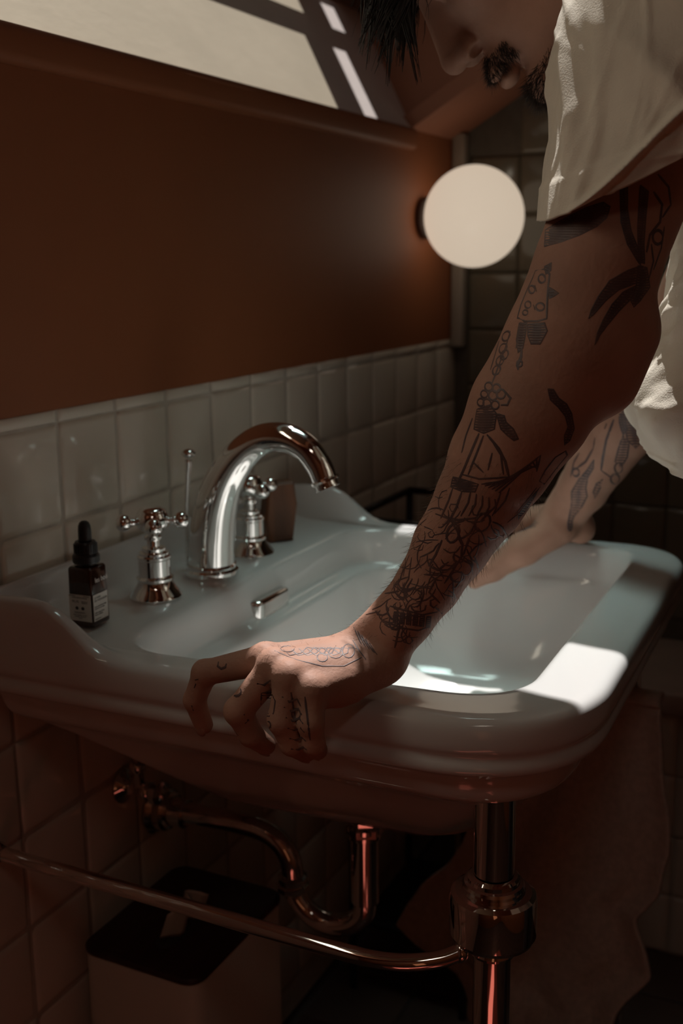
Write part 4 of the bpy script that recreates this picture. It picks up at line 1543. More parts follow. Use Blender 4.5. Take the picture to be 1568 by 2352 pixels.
  (13,[8078,-6232,11971,8038,-6199,11957,8003,-6165,11942,7981,-6140,11926,7961,-6115,11909,7941,-6090,11892,7923,-6064,11876,7905,-6045,11841,7886,-6025,11807,7867,-6006,11773,7853,-5993,11741,7838,-5981,11710,7822,-5968,11679,7797,-5959,11620,7821,-5982,11649,7843,-6004,11680,7865,-6026,11711,7887,-6048,11742,7909,-6072,11767,7932,-6096,11791,7957,-6120,11815,7989,-6152,11829,8024,-6185,11843,8063,-6216,11858,8067,-6222,11895,8072,-6227,11933,8078,-6232,11971]),
  (22,[8053,-6212,11962,8065,-6222,11962,8076,-6231,11962]),
  (22,[8010,-6171,11945,8039,-6200,11945,8073,-6228,11944]),
  (22,[7984,-6143,11928,8023,-6185,11927,8071,-6226,11926]),
  (22,[7962,-6117,11910,8009,-6172,11910,8068,-6224,11908]),
  (22,[7942,-6091,11893,7967,-6125,11893,7995,-6158,11892,8028,-6190,11891,8066,-6221,11890]),
  (22,[7923,-6064,11876,7950,-6104,11875,7982,-6144,11874,8019,-6182,11873,8064,-6218,11873]),
  (22,[7914,-6054,11858,7941,-6095,11857,7973,-6134,11857,8010,-6173,11856,8055,-6210,11855]),
  (22,[7904,-6044,11840,7926,-6077,11840,7950,-6109,11839,7978,-6141,11839,8010,-6172,11838]),
  (22,[7895,-6034,11823,7929,-6084,11822,7969,-6133,11821]),
  (22,[7885,-6024,11805,7912,-6067,11804,7945,-6108,11804]),
  (22,[7875,-6014,11787,7899,-6053,11787,7928,-6091,11786]),
  (22,[7866,-6005,11770,7887,-6040,11769,7911,-6074,11769]),
  (22,[7858,-5997,11752,7875,-6027,11752,7895,-6057,11751]),
  (22,[7850,-5990,11734,7864,-6016,11734,7881,-6042,11734]),
  (22,[7841,-5983,11717,7855,-6006,11716,7869,-6029,11716]),
  (22,[7833,-5976,11699,7844,-5997,11699,7856,-6017,11698]),
  (22,[7824,-5970,11682,7834,-5987,11681,7844,-6005,11681]),
  (22,[7816,-5966,11664,7824,-5979,11664,7831,-5992,11663]),
  (22,[7809,-5963,11646,7813,-5971,11646,7818,-5980,11646]),
  (13,[8071,-6221,11842,8039,-6196,11826,8009,-6171,11810,7980,-6146,11794,7957,-6127,11766,7935,-6108,11739,7913,-6089,11712,7895,-6074,11677,7875,-6060,11643,7854,-6046,11609,7831,-6033,11565,7810,-6020,11521,7798,-6015,11481,7790,-6010,11441,7802,-6021,11473,7816,-6032,11506,7842,-6053,11542,7871,-6073,11578,7897,-6092,11607,7922,-6110,11636,7946,-6129,11666,7971,-6148,11691,7997,-6168,11717,8025,-6188,11742,8054,-6207,11768,8064,-6214,11805,8071,-6221,11842]),
  (22,[8054,-6208,11834,8062,-6214,11834,8070,-6219,11833]),
  (22,[8021,-6182,11817,8043,-6199,11816,8067,-6216,11815]),
  (22,[7990,-6155,11799,8024,-6184,11798,8063,-6212,11797]),
  (22,[7970,-6138,11782,8011,-6174,11781,8058,-6209,11780]),
  (22,[7956,-6126,11764,7998,-6165,11763,8047,-6203,11762]),
  (22,[7941,-6113,11747,7982,-6152,11746,8028,-6189,11744]),
  (22,[7927,-6101,11729,7965,-6139,11728,8008,-6176,11727]),
  (22,[7913,-6089,11712,7949,-6126,11711,7990,-6163,11709]),
  (22,[7904,-6081,11694,7936,-6115,11693,7972,-6149,11692]),
  (22,[7894,-6074,11676,7923,-6105,11675,7955,-6135,11674]),
  (22,[7884,-6066,11659,7911,-6095,11658,7939,-6123,11657]),
  (22,[7874,-6059,11641,7898,-6085,11640,7925,-6112,11639]),
  (22,[7863,-6052,11624,7886,-6076,11623,7910,-6101,11622]),
  (22,[7853,-6045,11606,7873,-6068,11605,7894,-6090,11604]),
  (22,[7843,-6040,11588,7860,-6059,11588,7879,-6079,11587]),
  (22,[7834,-6035,11571,7849,-6052,11570,7864,-6068,11570]),
  (22,[7825,-6030,11553,7837,-6044,11553,7850,-6059,11552]),
  (22,[7817,-6025,11536,7827,-6037,11535,7837,-6049,11535]),
  (22,[7809,-6020,11518,7816,-6029,11518,7824,-6038,11517]),
  (22,[7804,-6018,11500,7808,-6024,11500,7813,-6030,11500]),
  (22,[7799,-6016,11482,7802,-6020,11482,7805,-6024,11482]),
  (16,[8000,-5505,11948,7979,-5490,11892,7971,-5478,11862,7964,-5466,11831,7954,-5454,11800,7930,-5443,11754,7904,-5433,11709,7871,-5431,11663,7845,-5428,11618,7782,-5503,11597,7758,-5558,11599,7742,-5611,11601,7738,-5674,11620,7761,-5668,11667,7786,-5661,11714,7808,-5655,11754,7830,-5650,11793,7850,-5645,11833,7872,-5644,11878,7894,-5642,11923,7938,-5590,11960,8000,-5505,11948]),
  (13,[7950,-5586,11978,7929,-5643,12002,7904,-5645,11948,7907,-5613,11923,7950,-5586,11978]),
  (22,[7936,-5622,11993,7930,-5633,11993,7925,-5643,11993]),
  (22,[7947,-5588,11975,7930,-5616,11975,7917,-5644,11975]),
  (22,[7933,-5597,11957,7919,-5621,11957,7909,-5645,11957]),
  (22,[7918,-5606,11939,7911,-5620,11939,7905,-5633,11938]),
  (13,[7848,-5652,11833,7829,-5693,11813,7814,-5732,11792,7810,-5702,11774,7806,-5673,11756,7827,-5662,11795,7848,-5652,11833]),
  (22,[7843,-5654,11824,7841,-5662,11824,7839,-5670,11824]),
  (22,[7834,-5659,11806,7828,-5682,11807,7824,-5704,11807]),
  (22,[7824,-5664,11789,7818,-5696,11789,7813,-5727,11789]),
  (22,[7814,-5669,11771,7811,-5683,11771,7809,-5697,11771]),
  (16,[7892,-5612,11893,7885,-5611,11878,7884,-5602,11867,7889,-5588,11863,7900,-5572,11867,7914,-5558,11878,7928,-5550,11893,7936,-5551,11908,7936,-5560,11919,7928,-5575,11923,7916,-5591,11919,7903,-5605,11908,7892,-5612,11893]),
  (16,[7894,-5537,11817,7887,-5536,11804,7885,-5529,11794,7892,-5516,11790,7906,-5500,11793,7925,-5486,11803,7942,-5477,11816,7951,-5477,11830,7949,-5486,11840,7938,-5500,11844,7923,-5516,11840,7907,-5529,11831,7894,-5537,11817]),
  (16,[7782,-5643,11699,7775,-5641,11686,7772,-5631,11676,7775,-5615,11672,7781,-5597,11675,7792,-5582,11685,7802,-5574,11698,7809,-5576,11711,7811,-5587,11721,7807,-5604,11725,7800,-5622,11722,7790,-5636,11712,7782,-5643,11699]),
  (13,[7832,-5529,11712,7825,-5529,11700,7823,-5521,11691,7829,-5509,11687,7840,-5494,11690,7855,-5481,11698,7869,-5473,11710,7877,-5473,11722,7878,-5481,11731,7870,-5495,11735,7857,-5510,11732,7844,-5523,11724,7832,-5529,11712]),
  (13,[7821,-5552,11712,7791,-5571,11677]),
  (13,[7917,-5529,11847,7874,-5556,11802]),
  (13,[7806,-5516,11658,7802,-5515,11649,7802,-5508,11642,7807,-5497,11639,7815,-5485,11641,7826,-5474,11647,7836,-5469,11656,7841,-5469,11665,7840,-5477,11672,7834,-5488,11675,7824,-5501,11673,7814,-5511,11666,7806,-5516,11658]),
  (13,[7806,-5454,11583,7767,-5524,11586,7751,-5523,11544,7738,-5522,11502,7727,-5517,11456,7716,-5512,11411,7716,-5480,11379,7737,-5466,11424,7761,-5451,11468,7774,-5453,11507,7789,-5454,11545,7806,-5454,11583]),
  (22,[7802,-5454,11574,7780,-5490,11576,7763,-5524,11577]),
  (22,[7793,-5454,11556,7773,-5489,11558,7756,-5524,11559]),
  (22,[7786,-5454,11538,7766,-5489,11540,7750,-5523,11541]),
  (22,[7779,-5453,11520,7759,-5489,11521,7744,-5523,11523]),
  (22,[7772,-5452,11502,7754,-5488,11503,7738,-5522,11505]),
  (22,[7766,-5452,11483,7748,-5487,11485,7734,-5520,11487]),
  (22,[7759,-5452,11465,7743,-5486,11467,7730,-5518,11468]),
  (22,[7750,-5458,11448,7736,-5488,11449,7725,-5516,11450]),
  (22,[7740,-5464,11430,7730,-5490,11431,7721,-5514,11432]),
  (22,[7732,-5470,11412,7724,-5491,11413,7717,-5512,11414]),
  (22,[7723,-5476,11394,7720,-5486,11395,7716,-5496,11395]),
  (13,[7759,-5533,11577,7744,-5578,11582,7733,-5621,11586,7728,-5662,11590,7709,-5688,11537,7703,-5674,11506,7699,-5659,11476,7695,-5645,11446,7705,-5578,11444,7730,-5544,11503,7743,-5539,11540,7759,-5533,11577]),
  (22,[7759,-5533,11577,7736,-5602,11579,7724,-5667,11581]),
  (22,[7751,-5536,11559,7728,-5608,11562,7717,-5675,11563]),
  (22,[7744,-5538,11542,7722,-5613,11544,7711,-5684,11545]),
  (22,[7737,-5541,11524,7716,-5614,11526,7707,-5684,11528]),
  (22,[7731,-5543,11506,7712,-5611,11508,7704,-5675,11509]),
  (22,[7723,-5553,11488,7708,-5611,11490,7701,-5667,11491]),
  (22,[7715,-5563,11470,7704,-5611,11472,7698,-5658,11473]),
  (22,[7708,-5573,11453,7701,-5612,11454,7696,-5649,11455]),
  (25,[7718,-5505,11411,7699,-5506,11350,7684,-5486,11289,7673,-5497,11260]),
  (16,[7682,-5522,11306,7679,-5520,11295,7678,-5514,11287,7679,-5504,11284,7682,-5494,11286,7686,-5485,11294,7691,-5481,11304,7694,-5482,11315,7695,-5489,11323,7693,-5499,11326,7690,-5509,11324,7686,-5518,11316,7682,-5522,11306]),
  (16,[7799,-5469,11590,7781,-5466,11545,7766,-5462,11499,7751,-5460,11454,7736,-5457,11408]),
  (16,[7814,-5379,11477,7818,-5365,11461,7831,-5346,11452,7853,-5325,11452,7880,-5306,11460,7905,-5296,11475,7913,-5299,11493,7901,-5316,11509,7877,-5339,11519,7853,-5361,11519,7832,-5377,11510,7819,-5383,11494,7814,-5379,11477]),
  (16,[7778,-5370,11391,7778,-5357,11376,7787,-5339,11367,7802,-5320,11367,7823,-5304,11376,7842,-5296,11391,7851,-5298,11409,7847,-5312,11424,7833,-5332,11433,7814,-5353,11433,7797,-5367,11424,7784,-5373,11409,7778,-5370,11391]),
  (16,[7740,-5361,11306,7740,-5349,11291,7746,-5331,11283,7758,-5313,11283,7774,-5299,11291,7789,-5292,11307,7797,-5295,11324,7796,-5308,11340,7786,-5326,11349,7772,-5345,11349,7758,-5359,11340,7747,-5365,11324,7740,-5361,11306]),
  (16,[7742,-5392,11348,7742,-5380,11333,7748,-5363,11324,7759,-5345,11324,7774,-5331,11333,7787,-5325,11348,7795,-5328,11366,7794,-5341,11381,7785,-5359,11390,7772,-5377,11390,7759,-5391,11381,7748,-5396,11365,7742,-5392,11348]),
  (16,[7715,-5344,11239,7713,-5333,11224,7716,-5316,11216,7727,-5299,11216,7741,-5285,11224,7756,-5278,11239,7766,-5280,11257,7767,-5292,11272,7759,-5310,11281,7747,-5329,11281,7734,-5342,11272,7723,-5348,11257,7715,-5344,11239]),
  (16,[7837,-5380,11525,7824,-5372,11484,7809,-5365,11443,7792,-5358,11402,7777,-5347,11361,7762,-5336,11320,7748,-5326,11279,7730,-5316,11239,7711,-5307,11198,7694,-5297,11157]),
  (16,[7925,-5267,11444,7889,-5266,11404,7858,-5264,11364,7831,-5260,11323,7805,-5257,11283,7778,-5253,11243]),
  (16,[7677,-5306,11134,7671,-5305,11119,7670,-5294,11108,7676,-5278,11102,7687,-5259,11104,7701,-5243,11114,7715,-5234,11128,7723,-5235,11143,7723,-5246,11155,7714,-5263,11160,7702,-5283,11158,7688,-5298,11148,7677,-5306,11134]),
  (16,[7650,-5375,11127,7644,-5373,11112,7642,-5363,11101,7645,-5347,11096,7652,-5330,11098,7661,-5316,11108,7671,-5309,11122,7677,-5310,11137,7678,-5320,11149,7674,-5336,11154,7667,-5354,11151,7658,-5368,11142,7650,-5375,11127]),
  (16,[7668,-5274,11080,7664,-5272,11067,7666,-5262,11056,7673,-5246,11051,7684,-5229,11053,7697,-5215,11061,7707,-5207,11073,7712,-5209,11087,7709,-5220,11098,7700,-5236,11103,7689,-5253,11101,7677,-5267,11093,7668,-5274,11080]),
  (16,[7635,-5358,11078,7630,-5355,11061,7629,-5344,11048,7633,-5326,11042,7642,-5307,11045,7652,-5291,11056,7660,-5283,11072,7666,-5286,11089,7666,-5297,11102,7661,-5315,11108,7653,-5335,11105,7644,-5350,11094,7635,-5358,11078]),
  (16,[7627,-5419,11091,7622,-5416,11074,7620,-5405,11061,7621,-5389,11056,7626,-5371,11059,7633,-5356,11070,7641,-5349,11086,7647,-5351,11103,7649,-5362,11116,7646,-5379,11121,7641,-5397,11118,7634,-5412,11107,7627,-5419,11091]),
  (16,[7634,-5310,11019,7632,-5307,11004,7635,-5295,10992,7642,-5278,10986,7651,-5260,10988,7660,-5246,10998,7668,-5239,11012,7670,-5242,11028,7666,-5254,11041,7658,-5272,11046,7649,-5290,11044,7640,-5304,11034,7634,-5310,11019]),
  (16,[7612,-5380,11012,7610,-5377,10997,7611,-5366,10985,7615,-5350,10980,7620,-5333,10983,7626,-5320,10993,7630,-5315,11008,7632,-5318,11023,7631,-5329,11035,7627,-5345,11040,7622,-5361,11037,7617,-5374,11027,7612,-5380,11012]),
  (16,[7662,-5251,11020,7661,-5248,11006,7665,-5237,10995,7674,-5220,10989,7686,-5203,10991,7698,-5188,10999,7707,-5181,11012,7709,-5184,11026,7704,-5196,11037,7692,-5213,11043,7680,-5231,11041,7669,-5244,11033,7662,-5251,11020]),
  (13,[7694,-5184,10962,7658,-5246,10985,7634,-5304,11007,7620,-5334,10978,7609,-5362,10949,7609,-5358,10912,7611,-5352,10875,7614,-5347,10837,7626,-5302,10817,7641,-5255,10797,7659,-5212,10808,7685,-5166,10818,7687,-5170,10854,7689,-5175,10890,7691,-5179,10926,7694,-5184,10962]),
  (22,[7648,-5269,10994,7638,-5291,10996,7629,-5313,10998]),
  (22,[7685,-5197,10967,7646,-5267,10975,7621,-5331,10981]),
  (22,[7692,-5182,10946,7642,-5269,10957,7614,-5348,10964]),
  (22,[7691,-5180,10927,7660,-5229,10933,7637,-5276,10938,7621,-5320,10943,7609,-5362,10946]),
  (22,[7690,-5177,10908,7659,-5227,10914,7637,-5273,10919,7620,-5317,10924,7608,-5360,10927]),
  (22,[7689,-5175,10889,7659,-5224,10895,7637,-5271,10900,7621,-5315,10904,7609,-5357,10908]),
  (22,[7688,-5172,10869,7659,-5222,10876,7637,-5268,10881,7621,-5312,10885,7610,-5354,10889]),
  (22,[7687,-5170,10850,7659,-5219,10856,7638,-5265,10862,7622,-5309,10866,7611,-5352,10870]),
  (22,[7686,-5167,10831,7659,-5216,10837,7639,-5262,10842,7624,-5306,10847,7613,-5349,10850]),
  (22,[7673,-5185,10814,7640,-5259,10823,7619,-5329,10829]),
  (22,[7647,-5238,10801,7641,-5256,10803,7635,-5274,10805]),
  (13,[7609,-5362,10949,7598,-5425,10938,7597,-5439,10892,7601,-5491,10847,7609,-5509,10811,7620,-5525,10774,7619,-5494,10760,7608,-5448,10796,7605,-5399,10841,7604,-5387,10878,7605,-5375,10914,7609,-5362,10949]),
  (22,[7608,-5366,10940,7604,-5383,10942,7601,-5400,10943]),
  (22,[7605,-5373,10922,7601,-5401,10924,7597,-5429,10926]),
  (22,[7604,-5379,10904,7600,-5407,10905,7597,-5435,10907]),
  (22,[7604,-5385,10885,7600,-5414,10887,7597,-5443,10889]),
  (22,[7604,-5391,10866,7600,-5428,10869,7598,-5464,10871]),
  (22,[7604,-5397,10848,7601,-5441,10851,7600,-5484,10853]),
  (22,[7605,-5412,10830,7603,-5455,10832,7604,-5497,10834]),
  (22,[7606,-5432,10812,7605,-5469,10814,7608,-5506,10815]),
  (22,[7609,-5451,10793,7610,-5484,10795,7613,-5515,10796]),
  (22,[7613,-5475,10775,7615,-5499,10776,7619,-5524,10777]),
  (22,[7632,-5417,11106,7615,-5462,11063,7604,-5444,11016,7610,-5394,11013]),
  (20,[7712,-5144,10894,7718,-5126,10849,7720,-5109,10805,7715,-5094,10761,7704,-5087,10719,7693,-5081,10676,7684,-5073,10634]),
  (23,[7655,-5217,10793,7658,-5200,10754,7657,-5184,10715,7654,-5169,10677,7651,-5155,10641,7649,-5140,10605,7650,-5125,10567,7655,-5108,10529,7664,-5089,10491,7678,-5064,10445,7691,-5039,10399]),
  (19,[7640,-5256,10781,7643,-5239,10737,7642,-5223,10693,7638,-5208,10650,7635,-5193,10609,7635,-5177,10567,7638,-5160,10525,7646,-5140,10481]),
  (22,[7631,-5285,10790,7625,-5318,10759,7623,-5349,10727,7625,-5378,10694,7629,-5394,10663,7635,-5409,10631,7642,-5424,10599,7650,-5431,10561,7658,-5438,10522,7668,-5445,10483]),
  (16,[7625,-5321,10755,7624,-5347,10719,7626,-5371,10683,7631,-5394,10647,7635,-5398,10610,7640,-5402,10574,7645,-5406,10537,7652,-5410,10500]),
  (16,[7665,-5089,10474,7648,-5139,10470,7637,-5186,10464,7633,-5230,10457,7631,-5275,10463,7634,-5319,10468,7642,-5361,10472,7654,-5406,10478,7671,-5450,10483]),
  (16,[7636,-5176,10583,7629,-5208,10559,7625,-5237,10535,7625,-5265,10510]),
  (16,[7627,-5329,10659,7626,-5319,10616,7626,-5309,10572,7626,-5299,10528]),
  (13,[7718,-4994,10441,7687,-5046,10439,7666,-5094,10436,7652,-5139,10431,7645,-5181,10424,7642,-5221,10416,7659,-5189,10351,7666,-5135,10349,7677,-5080,10345,7692,-5030,10355,7717,-4977,10363,7720,-4984,10402,7718,-4994,10441]),
  (23,[7719,-4991,10431,7703,-5016,10435,7690,-5041,10440]),
  (22,[7720,-4986,10410,7681,-5059,10423,7656,-5126,10432]),
  (22,[7720,-4982,10390,7691,-5041,10400,7668,-5096,10408,7653,-5148,10415,7643,-5198,10420]),
  (22,[7718,-4978,10370,7690,-5042,10380,7668,-5102,10389,7653,-5159,10396,7645,-5214,10401]),
  (22,[7697,-5020,10357,7680,-5068,10364,7667,-5115,10370,7657,-5160,10375,7652,-5203,10380]),
  (22,[7677,-5080,10345,7665,-5137,10352,7657,-5192,10358]),
  (16,[7641,-5245,10418,7640,-5283,10426,7642,-5320,10433,7648,-5355,10440,7655,-5390,10446,7664,-5425,10464,7676,-5459,10481,7689,-5492,10498,7704,-5525,10515,7720,-5559,10533,7736,-5592,10551,7752,-5626,10569]),
  (16,[7644,-5271,10406,7644,-5309,10421,7647,-5346,10434,7653,-5383,10447,7662,-5417,10460,7672,-5452,10481,7684,-5485,10501,7698,-5518,10521,7711,-5551,10542,7734,-5588,10550,7758,-5625,10558]),
  (16,[7650,-5296,10394,7650,-5335,10415,7653,-5373,10435,7660,-5409,10455,7671,-5444,10473,7681,-5478,10497,7694,-5511,10521,7706,-5545,10544,7717,-5578,10568,7764,-5623,10547]),
  (16,[7657,-5321,10381,7657,-5352,10404,7659,-5383,10425,7664,-5413,10446,7671,-5442,10466,7680,-5470,10486,7689,-5497,10508,7699,-5524,10530,7707,-5551,10551,7715,-5578,10573,7721,-5606,10595,7770,-5622,10537]),
  (16,[7667,-5344,10368,7667,-5377,10396,7669,-5408,10423,7674,-5438,10449,7682,-5467,10474,7691,-5496,10499,7700,-5523,10523,7708,-5550,10548,7715,-5577,10572,7720,-5605,10597,7723,-5633,10622,7749,-5627,10574,7775,-5620,10526]),
  (16,[7680,-5367,10355,7678,-5395,10382,7679,-5422,10409,7682,-5448,10436,7688,-5473,10461,7695,-5497,10487,7703,-5522,10512,7711,-5549,10539,7717,-5576,10566,7721,-5604,10594,7723,-5633,10621,7725,-5661,10649,7744,-5647,10605,7764,-5633,10560,7781,-5619,10515]),
  (16,[7663,-5153,10347,7669,-5143,10304,7671,-5134,10261,7674,-5114,10226,7677,-5094,10190,7684,-5072,10153]),
  (16,[7662,-5201,10338,7670,-5194,10296,7675,-5188,10255,7678,-5162,10208,7682,-5135,10159]),
  (16,[7666,-5248,10328,7677,-5243,10287,7685,-5239,10248,7688,-5217,10205,7691,-5194,10163]),
  (16,[7676,-5292,10316,7691,-5289,10277,7703,-5287,10238,7706,-5268,10201,7708,-5250,10164]),
  (16,[7692,-5334,10304,7728,-5333,10227,7733,-5302,10164]),
  (20,[7706,-4999,10360,7705,-4982,10309,7706,-4965,10257,7715,-4941,10208,7727,-4916,10158,7737,-4891,10109]),
  (20,[7676,-5080,10339,7678,-5066,10299,7679,-5052,10258,7682,-5038,10218,7690,-5014,10175,7702,-4989,10131,7713,-4964,10086]),
  (16,[7772,-4834,10130,7735,-4896,10127,7713,-4952,10119,7701,-5004,10110,7692,-5050,10120,7688,-5095,10129,7688,-5139,10137,7692,-5180,10144,7696,-5213,10163,7702,-5244,10182,7709,-5276,10200,7718,-5306,10217]),
  (16,[7682,-5383,10362,7700,-5361,10308,7719,-5339,10253,7719,-5313,10224,7715,-5287,10196,7712,-5262,10168,7709,-5236,10139,7710,-5209,10110]),
  (16,[7695,-5444,10397,7710,-5424,10344,7730,-5402,10289,7736,-5373,10252,7739,-5344,10216,7736,-5318,10181]),
  (13,[7670,-5717,11135,7683,-5752,11129,7691,-5769,11098,7702,-5786,11067,7719,-5810,11046,7739,-5834,11024,7757,-5849,10989,7780,-5863,10952,7794,-5866,10914,7811,-5870,10876,7832,-5872,10836,7832,-5857,10793,7837,-5842,10748,7816,-5810,10718,7793,-5815,10756,7776,-5818,10794,7780,-5841,10857,7761,-5835,10899,7746,-5828,10939,7724,-5808,10972,7706,-5787,11004,7689,-5762,11031,7676,-5737,11058,7673,-5727,11097,7670,-5717,11135]),
  (22,[7671,-5720,11126,7677,-5737,11126,7683,-5753,11126]),
  (22,[7672,-5724,11107,7680,-5744,11107,7688,-5764,11107]),
  (22,[7673,-5729,11089,7683,-5752,11089,7694,-5774,11088]),
  (22,[7675,-5734,11070,7687,-5759,11070,7701,-5784,11070]),
  (22,[7679,-5743,11052,7696,-5774,11051,7714,-5805,11050]),
  (22,[7688,-5761,11033,7709,-5794,11032,7732,-5827,11031]),
  (22,[7700,-5778,11014,7721,-5809,11013,7745,-5839,11011]),
  (22,[7711,-5793,10995,7732,-5821,10993,7756,-5847,10992]),
  (22,[7722,-5806,10975,7744,-5831,10974,7767,-5855,10972]),
  (22,[7735,-5818,10956,7756,-5841,10954,7780,-5863,10952]),
  (22,[7748,-5829,10936,7766,-5847,10934,7787,-5865,10933]),
  (22,[7754,-5832,10917,7774,-5849,10915,7795,-5867,10913]),
  (22,[7762,-5835,10897,7782,-5852,10895,7803,-5868,10893]),
  (22,[7770,-5838,10877,7790,-5854,10875,7812,-5870,10873]),
  (22,[7780,-5841,10857,7800,-5856,10855,7823,-5871,10853]),
  (22,[7778,-5834,10838,7804,-5853,10836,7832,-5871,10833]),
  (22,[7777,-5828,10819,7803,-5846,10817,7832,-5864,10814]),
  (22,[7777,-5821,10800,7803,-5840,10798,7832,-5858,10794]),
  (22,[7782,-5817,10780,7806,-5835,10778,7833,-5851,10775]),
  (22,[7791,-5815,10760,7812,-5830,10758,7835,-5844,10755]),
  (22,[7802,-5813,10739,7814,-5821,10738,7827,-5829,10736]),
  (16,[7848,-5621,10432,7845,-5644,10475,7837,-5668,10519,7834,-5693,10553,7828,-5718,10588,7822,-5744,10623,7840,-5775,10645,7863,-5805,10666,7919,-5804,10628,7925,-5778,10593,7933,-5751,10557,7942,-5723,10521,7946,-5697,10486,7945,-5676,10455,7939,-5656,10425,7931,-5638,10395,7848,-5621,10432]),
  (13,[7829,-5701,10568,7964,-5724,10514]),
  (13,[7845,-5653,10490,7960,-5674,10446]),
  (16,[7875,-5442,10164,7873,-5476,10209,7863,-5512,10256,7857,-5535,10288,7855,-5557,10319,7856,-5579,10349,7861,-5599,10379]),
  (16,[7845,-5385,10097,7870,-5419,10129,7899,-5452,10159,7903,-5480,10195,7898,-5510,10232,7895,-5539,10268,7896,-5567,10304,7892,-5592,10343,7894,-5616,10381]),
  (13,[7899,-5452,10159,7899,-5475,10192,7890,-5500,10226,7882,-5526,10260,7877,-5550,10293,7876,-5573,10324,7886,-5605,10368,7913,-5572,10301,7928,-5543,10256,7953,-5511,10210,7978,-5478,10162,7962,-5458,10135,7945,-5439,10108,7899,-5452,10159]),
  (19,[7879,-5587,10343,7887,-5589,10342,7895,-5592,10341]),
  (19,[7876,-5574,10326,7889,-5578,10324,7903,-5583,10322]),
  (19,[7876,-5561,10309,7893,-5568,10306,7912,-5573,10303]),
  (19,[7877,-5549,10291,7896,-5555,10288,7917,-5561,10284]),
  (19,[7879,-5535,10273,7900,-5542,10269,7925,-5549,10265]),
  (19,[7883,-5522,10254,7906,-5529,10250,7933,-5536,10245]),
  (19,[7887,-5508,10235,7913,-5516,10231,7945,-5522,10225]),
  (19,[7893,-5493,10216,7921,-5501,10211,7956,-5507,10205]),
  (19,[7897,-5479,10197,7928,-5488,10192,7969,-5493,10184]),
  (19,[7900,-5466,10179,7932,-5475,10173,7977,-5480,10164]),
  (19,[7899,-5453,10161,7930,-5462,10156,7970,-5468,10148]),
  (19,[7915,-5447,10140,7936,-5452,10137,7960,-5456,10132]),
  (10,[7785,-4811,9520,7775,-4770,9528,7772,-4733,9528,7773,-4692,9512,7774,-4667,9489,7775,-4646,9456]),
  (10,[7769,-4737,9874,7770,-4727,9835,7787,-4693,9819,7834,-4630,9814,7868,-4606,9851,7838,-4644,9889]),
  (17,[7820,-5201,9917,7806,-5176,9909,7800,-5153,9895,7801,-5134,9872,7801,-5113,9849,7809,-5097,9815]),
  (10,[7833,-4534,9531,7822,-4539,9509,7803,-4556,9470,7788,-4572,9434,7779,-4595,9406,7774,-4614,9390]),
  (13,[7706,-4962,10185,7706,-4968,10144,7713,-4959,10102,7724,-4926,10062,7731,-4900,10038,7741,-4869,10033]),
  (13,[7749,-5048,9903,7753,-5033,9878,7755,-5011,9850,7746,-4966,9841,7740,-4943,9851,7736,-4914,9870]),
  (10,[7746,-4815,9777,7757,-4770,9754,7771,-4739,9720,7785,-4703,9694,7797,-4664,9661,7800,-4644,9631]),
  (10,[7854,-5007,9625,7853,-4977,9597,7850,-4950,9574,7845,-4927,9553,7843,-4906,9513,7836,-4881,9478]),
  (13,[7756,-4824,9715,7763,-4859,9692,7770,-4898,9685,7778,-4939,9693,7782,-4973,9712,7778,-4997,9750]),
  (17,[7772,-4737,9527,7773,-4738,9495,7776,-4732,9457,7777,-4720,9422,7778,-4705,9389,7777,-4678,9357]),
  (14,[7812,-4613,9089,7839,-4619,9052,7831,-4593,9024,7807,-4575,9041,7790,-4579,9088,7807,-4617,9106]),
  (17,[7939,-4414,9500,7904,-4425,9466,7864,-4450,9437,7818,-4501,9416,7796,-4537,9402,7784,-4572,9403]),
  (14,[7751,-4790,9774,7747,-4827,9760,7753,-4850,9727,7765,-4873,9690,7781,-4886,9654,7800,-4894,9613]),
  (11,[7786,-4428,9234,7795,-4379,9209,7794,-4357,9183,7785,-4355,9146,7771,-4381,9106,7762,-4418,9093]),
  (17,[7811,-5080,9786,7847,-5103,9758,7873,-5104,9723,7897,-5085,9669,7894,-5058,9638,7854,-5025,9644]),
  (10,[7838,-4732,10066,7862,-4697,10037,7886,-4658,10003,7898,-4630,9967]),
  (17,[7806,-4936,9634,7791,-4902,9639,7781,-4864,9642,7775,-4822,9641,7774,-4778,9638,7776,-4738,9634]),
  (17,[7753,-4988,9831,7767,-5018,9814,7782,-5037,9795,7800,-5057,9776,7833,-5085,9752,7878,-5105,9719]),
  (14,[7766,-4898,9695,7763,-4853,9689,7761,-4810,9701,7759,-4786,9722,7755,-4774,9766,7751,-4779,9804]),
  (10,[7773,-4752,9679,7771,-4781,9663,7772,-4825,9658,7774,-4851,9657,7777,-4899,9668,7783,-4937,9679]),
  (10,[7856,-4496,9515,7876,-4462,9488,7881,-4442,9458,7850,-4463,9431,7812,-4510,9415,7793,-4552,9417]),
  (13,[7729,-4944,10333,7762,-4889,10308,7770,-4869,10275,7771,-4859,10237,7759,-4865,10194,7742,-4887,10164]),
  (14,[7806,-4494,9366,7810,-4464,9337,7798,-4475,9317,7783,-4515,9312,7784,-4536,9344,7794,-4526,9377]),
  (13,[7687,-5104,10131,7693,-5128,10115,7699,-5166,10112,7704,-5191,10112,7712,-5227,10120,7717,-5251,10134]),
  (11,[7772,-4583,9195,7779,-4594,9164,7784,-4581,9112,7779,-4557,9092,7766,-4510,9086,7761,-4484,9097]),
  (13,[7753,-5287,10095,7772,-5286,10060,7816,-5297,10013,7859,-5310,9986,7900,-5325,9973,7917,-5344,9984]),
  (10,[7740,-5212,10045,7737,-5175,10025,7739,-5142,10001,7743,-5124,9980,7752,-5101,9940,7763,-5084,9898]),
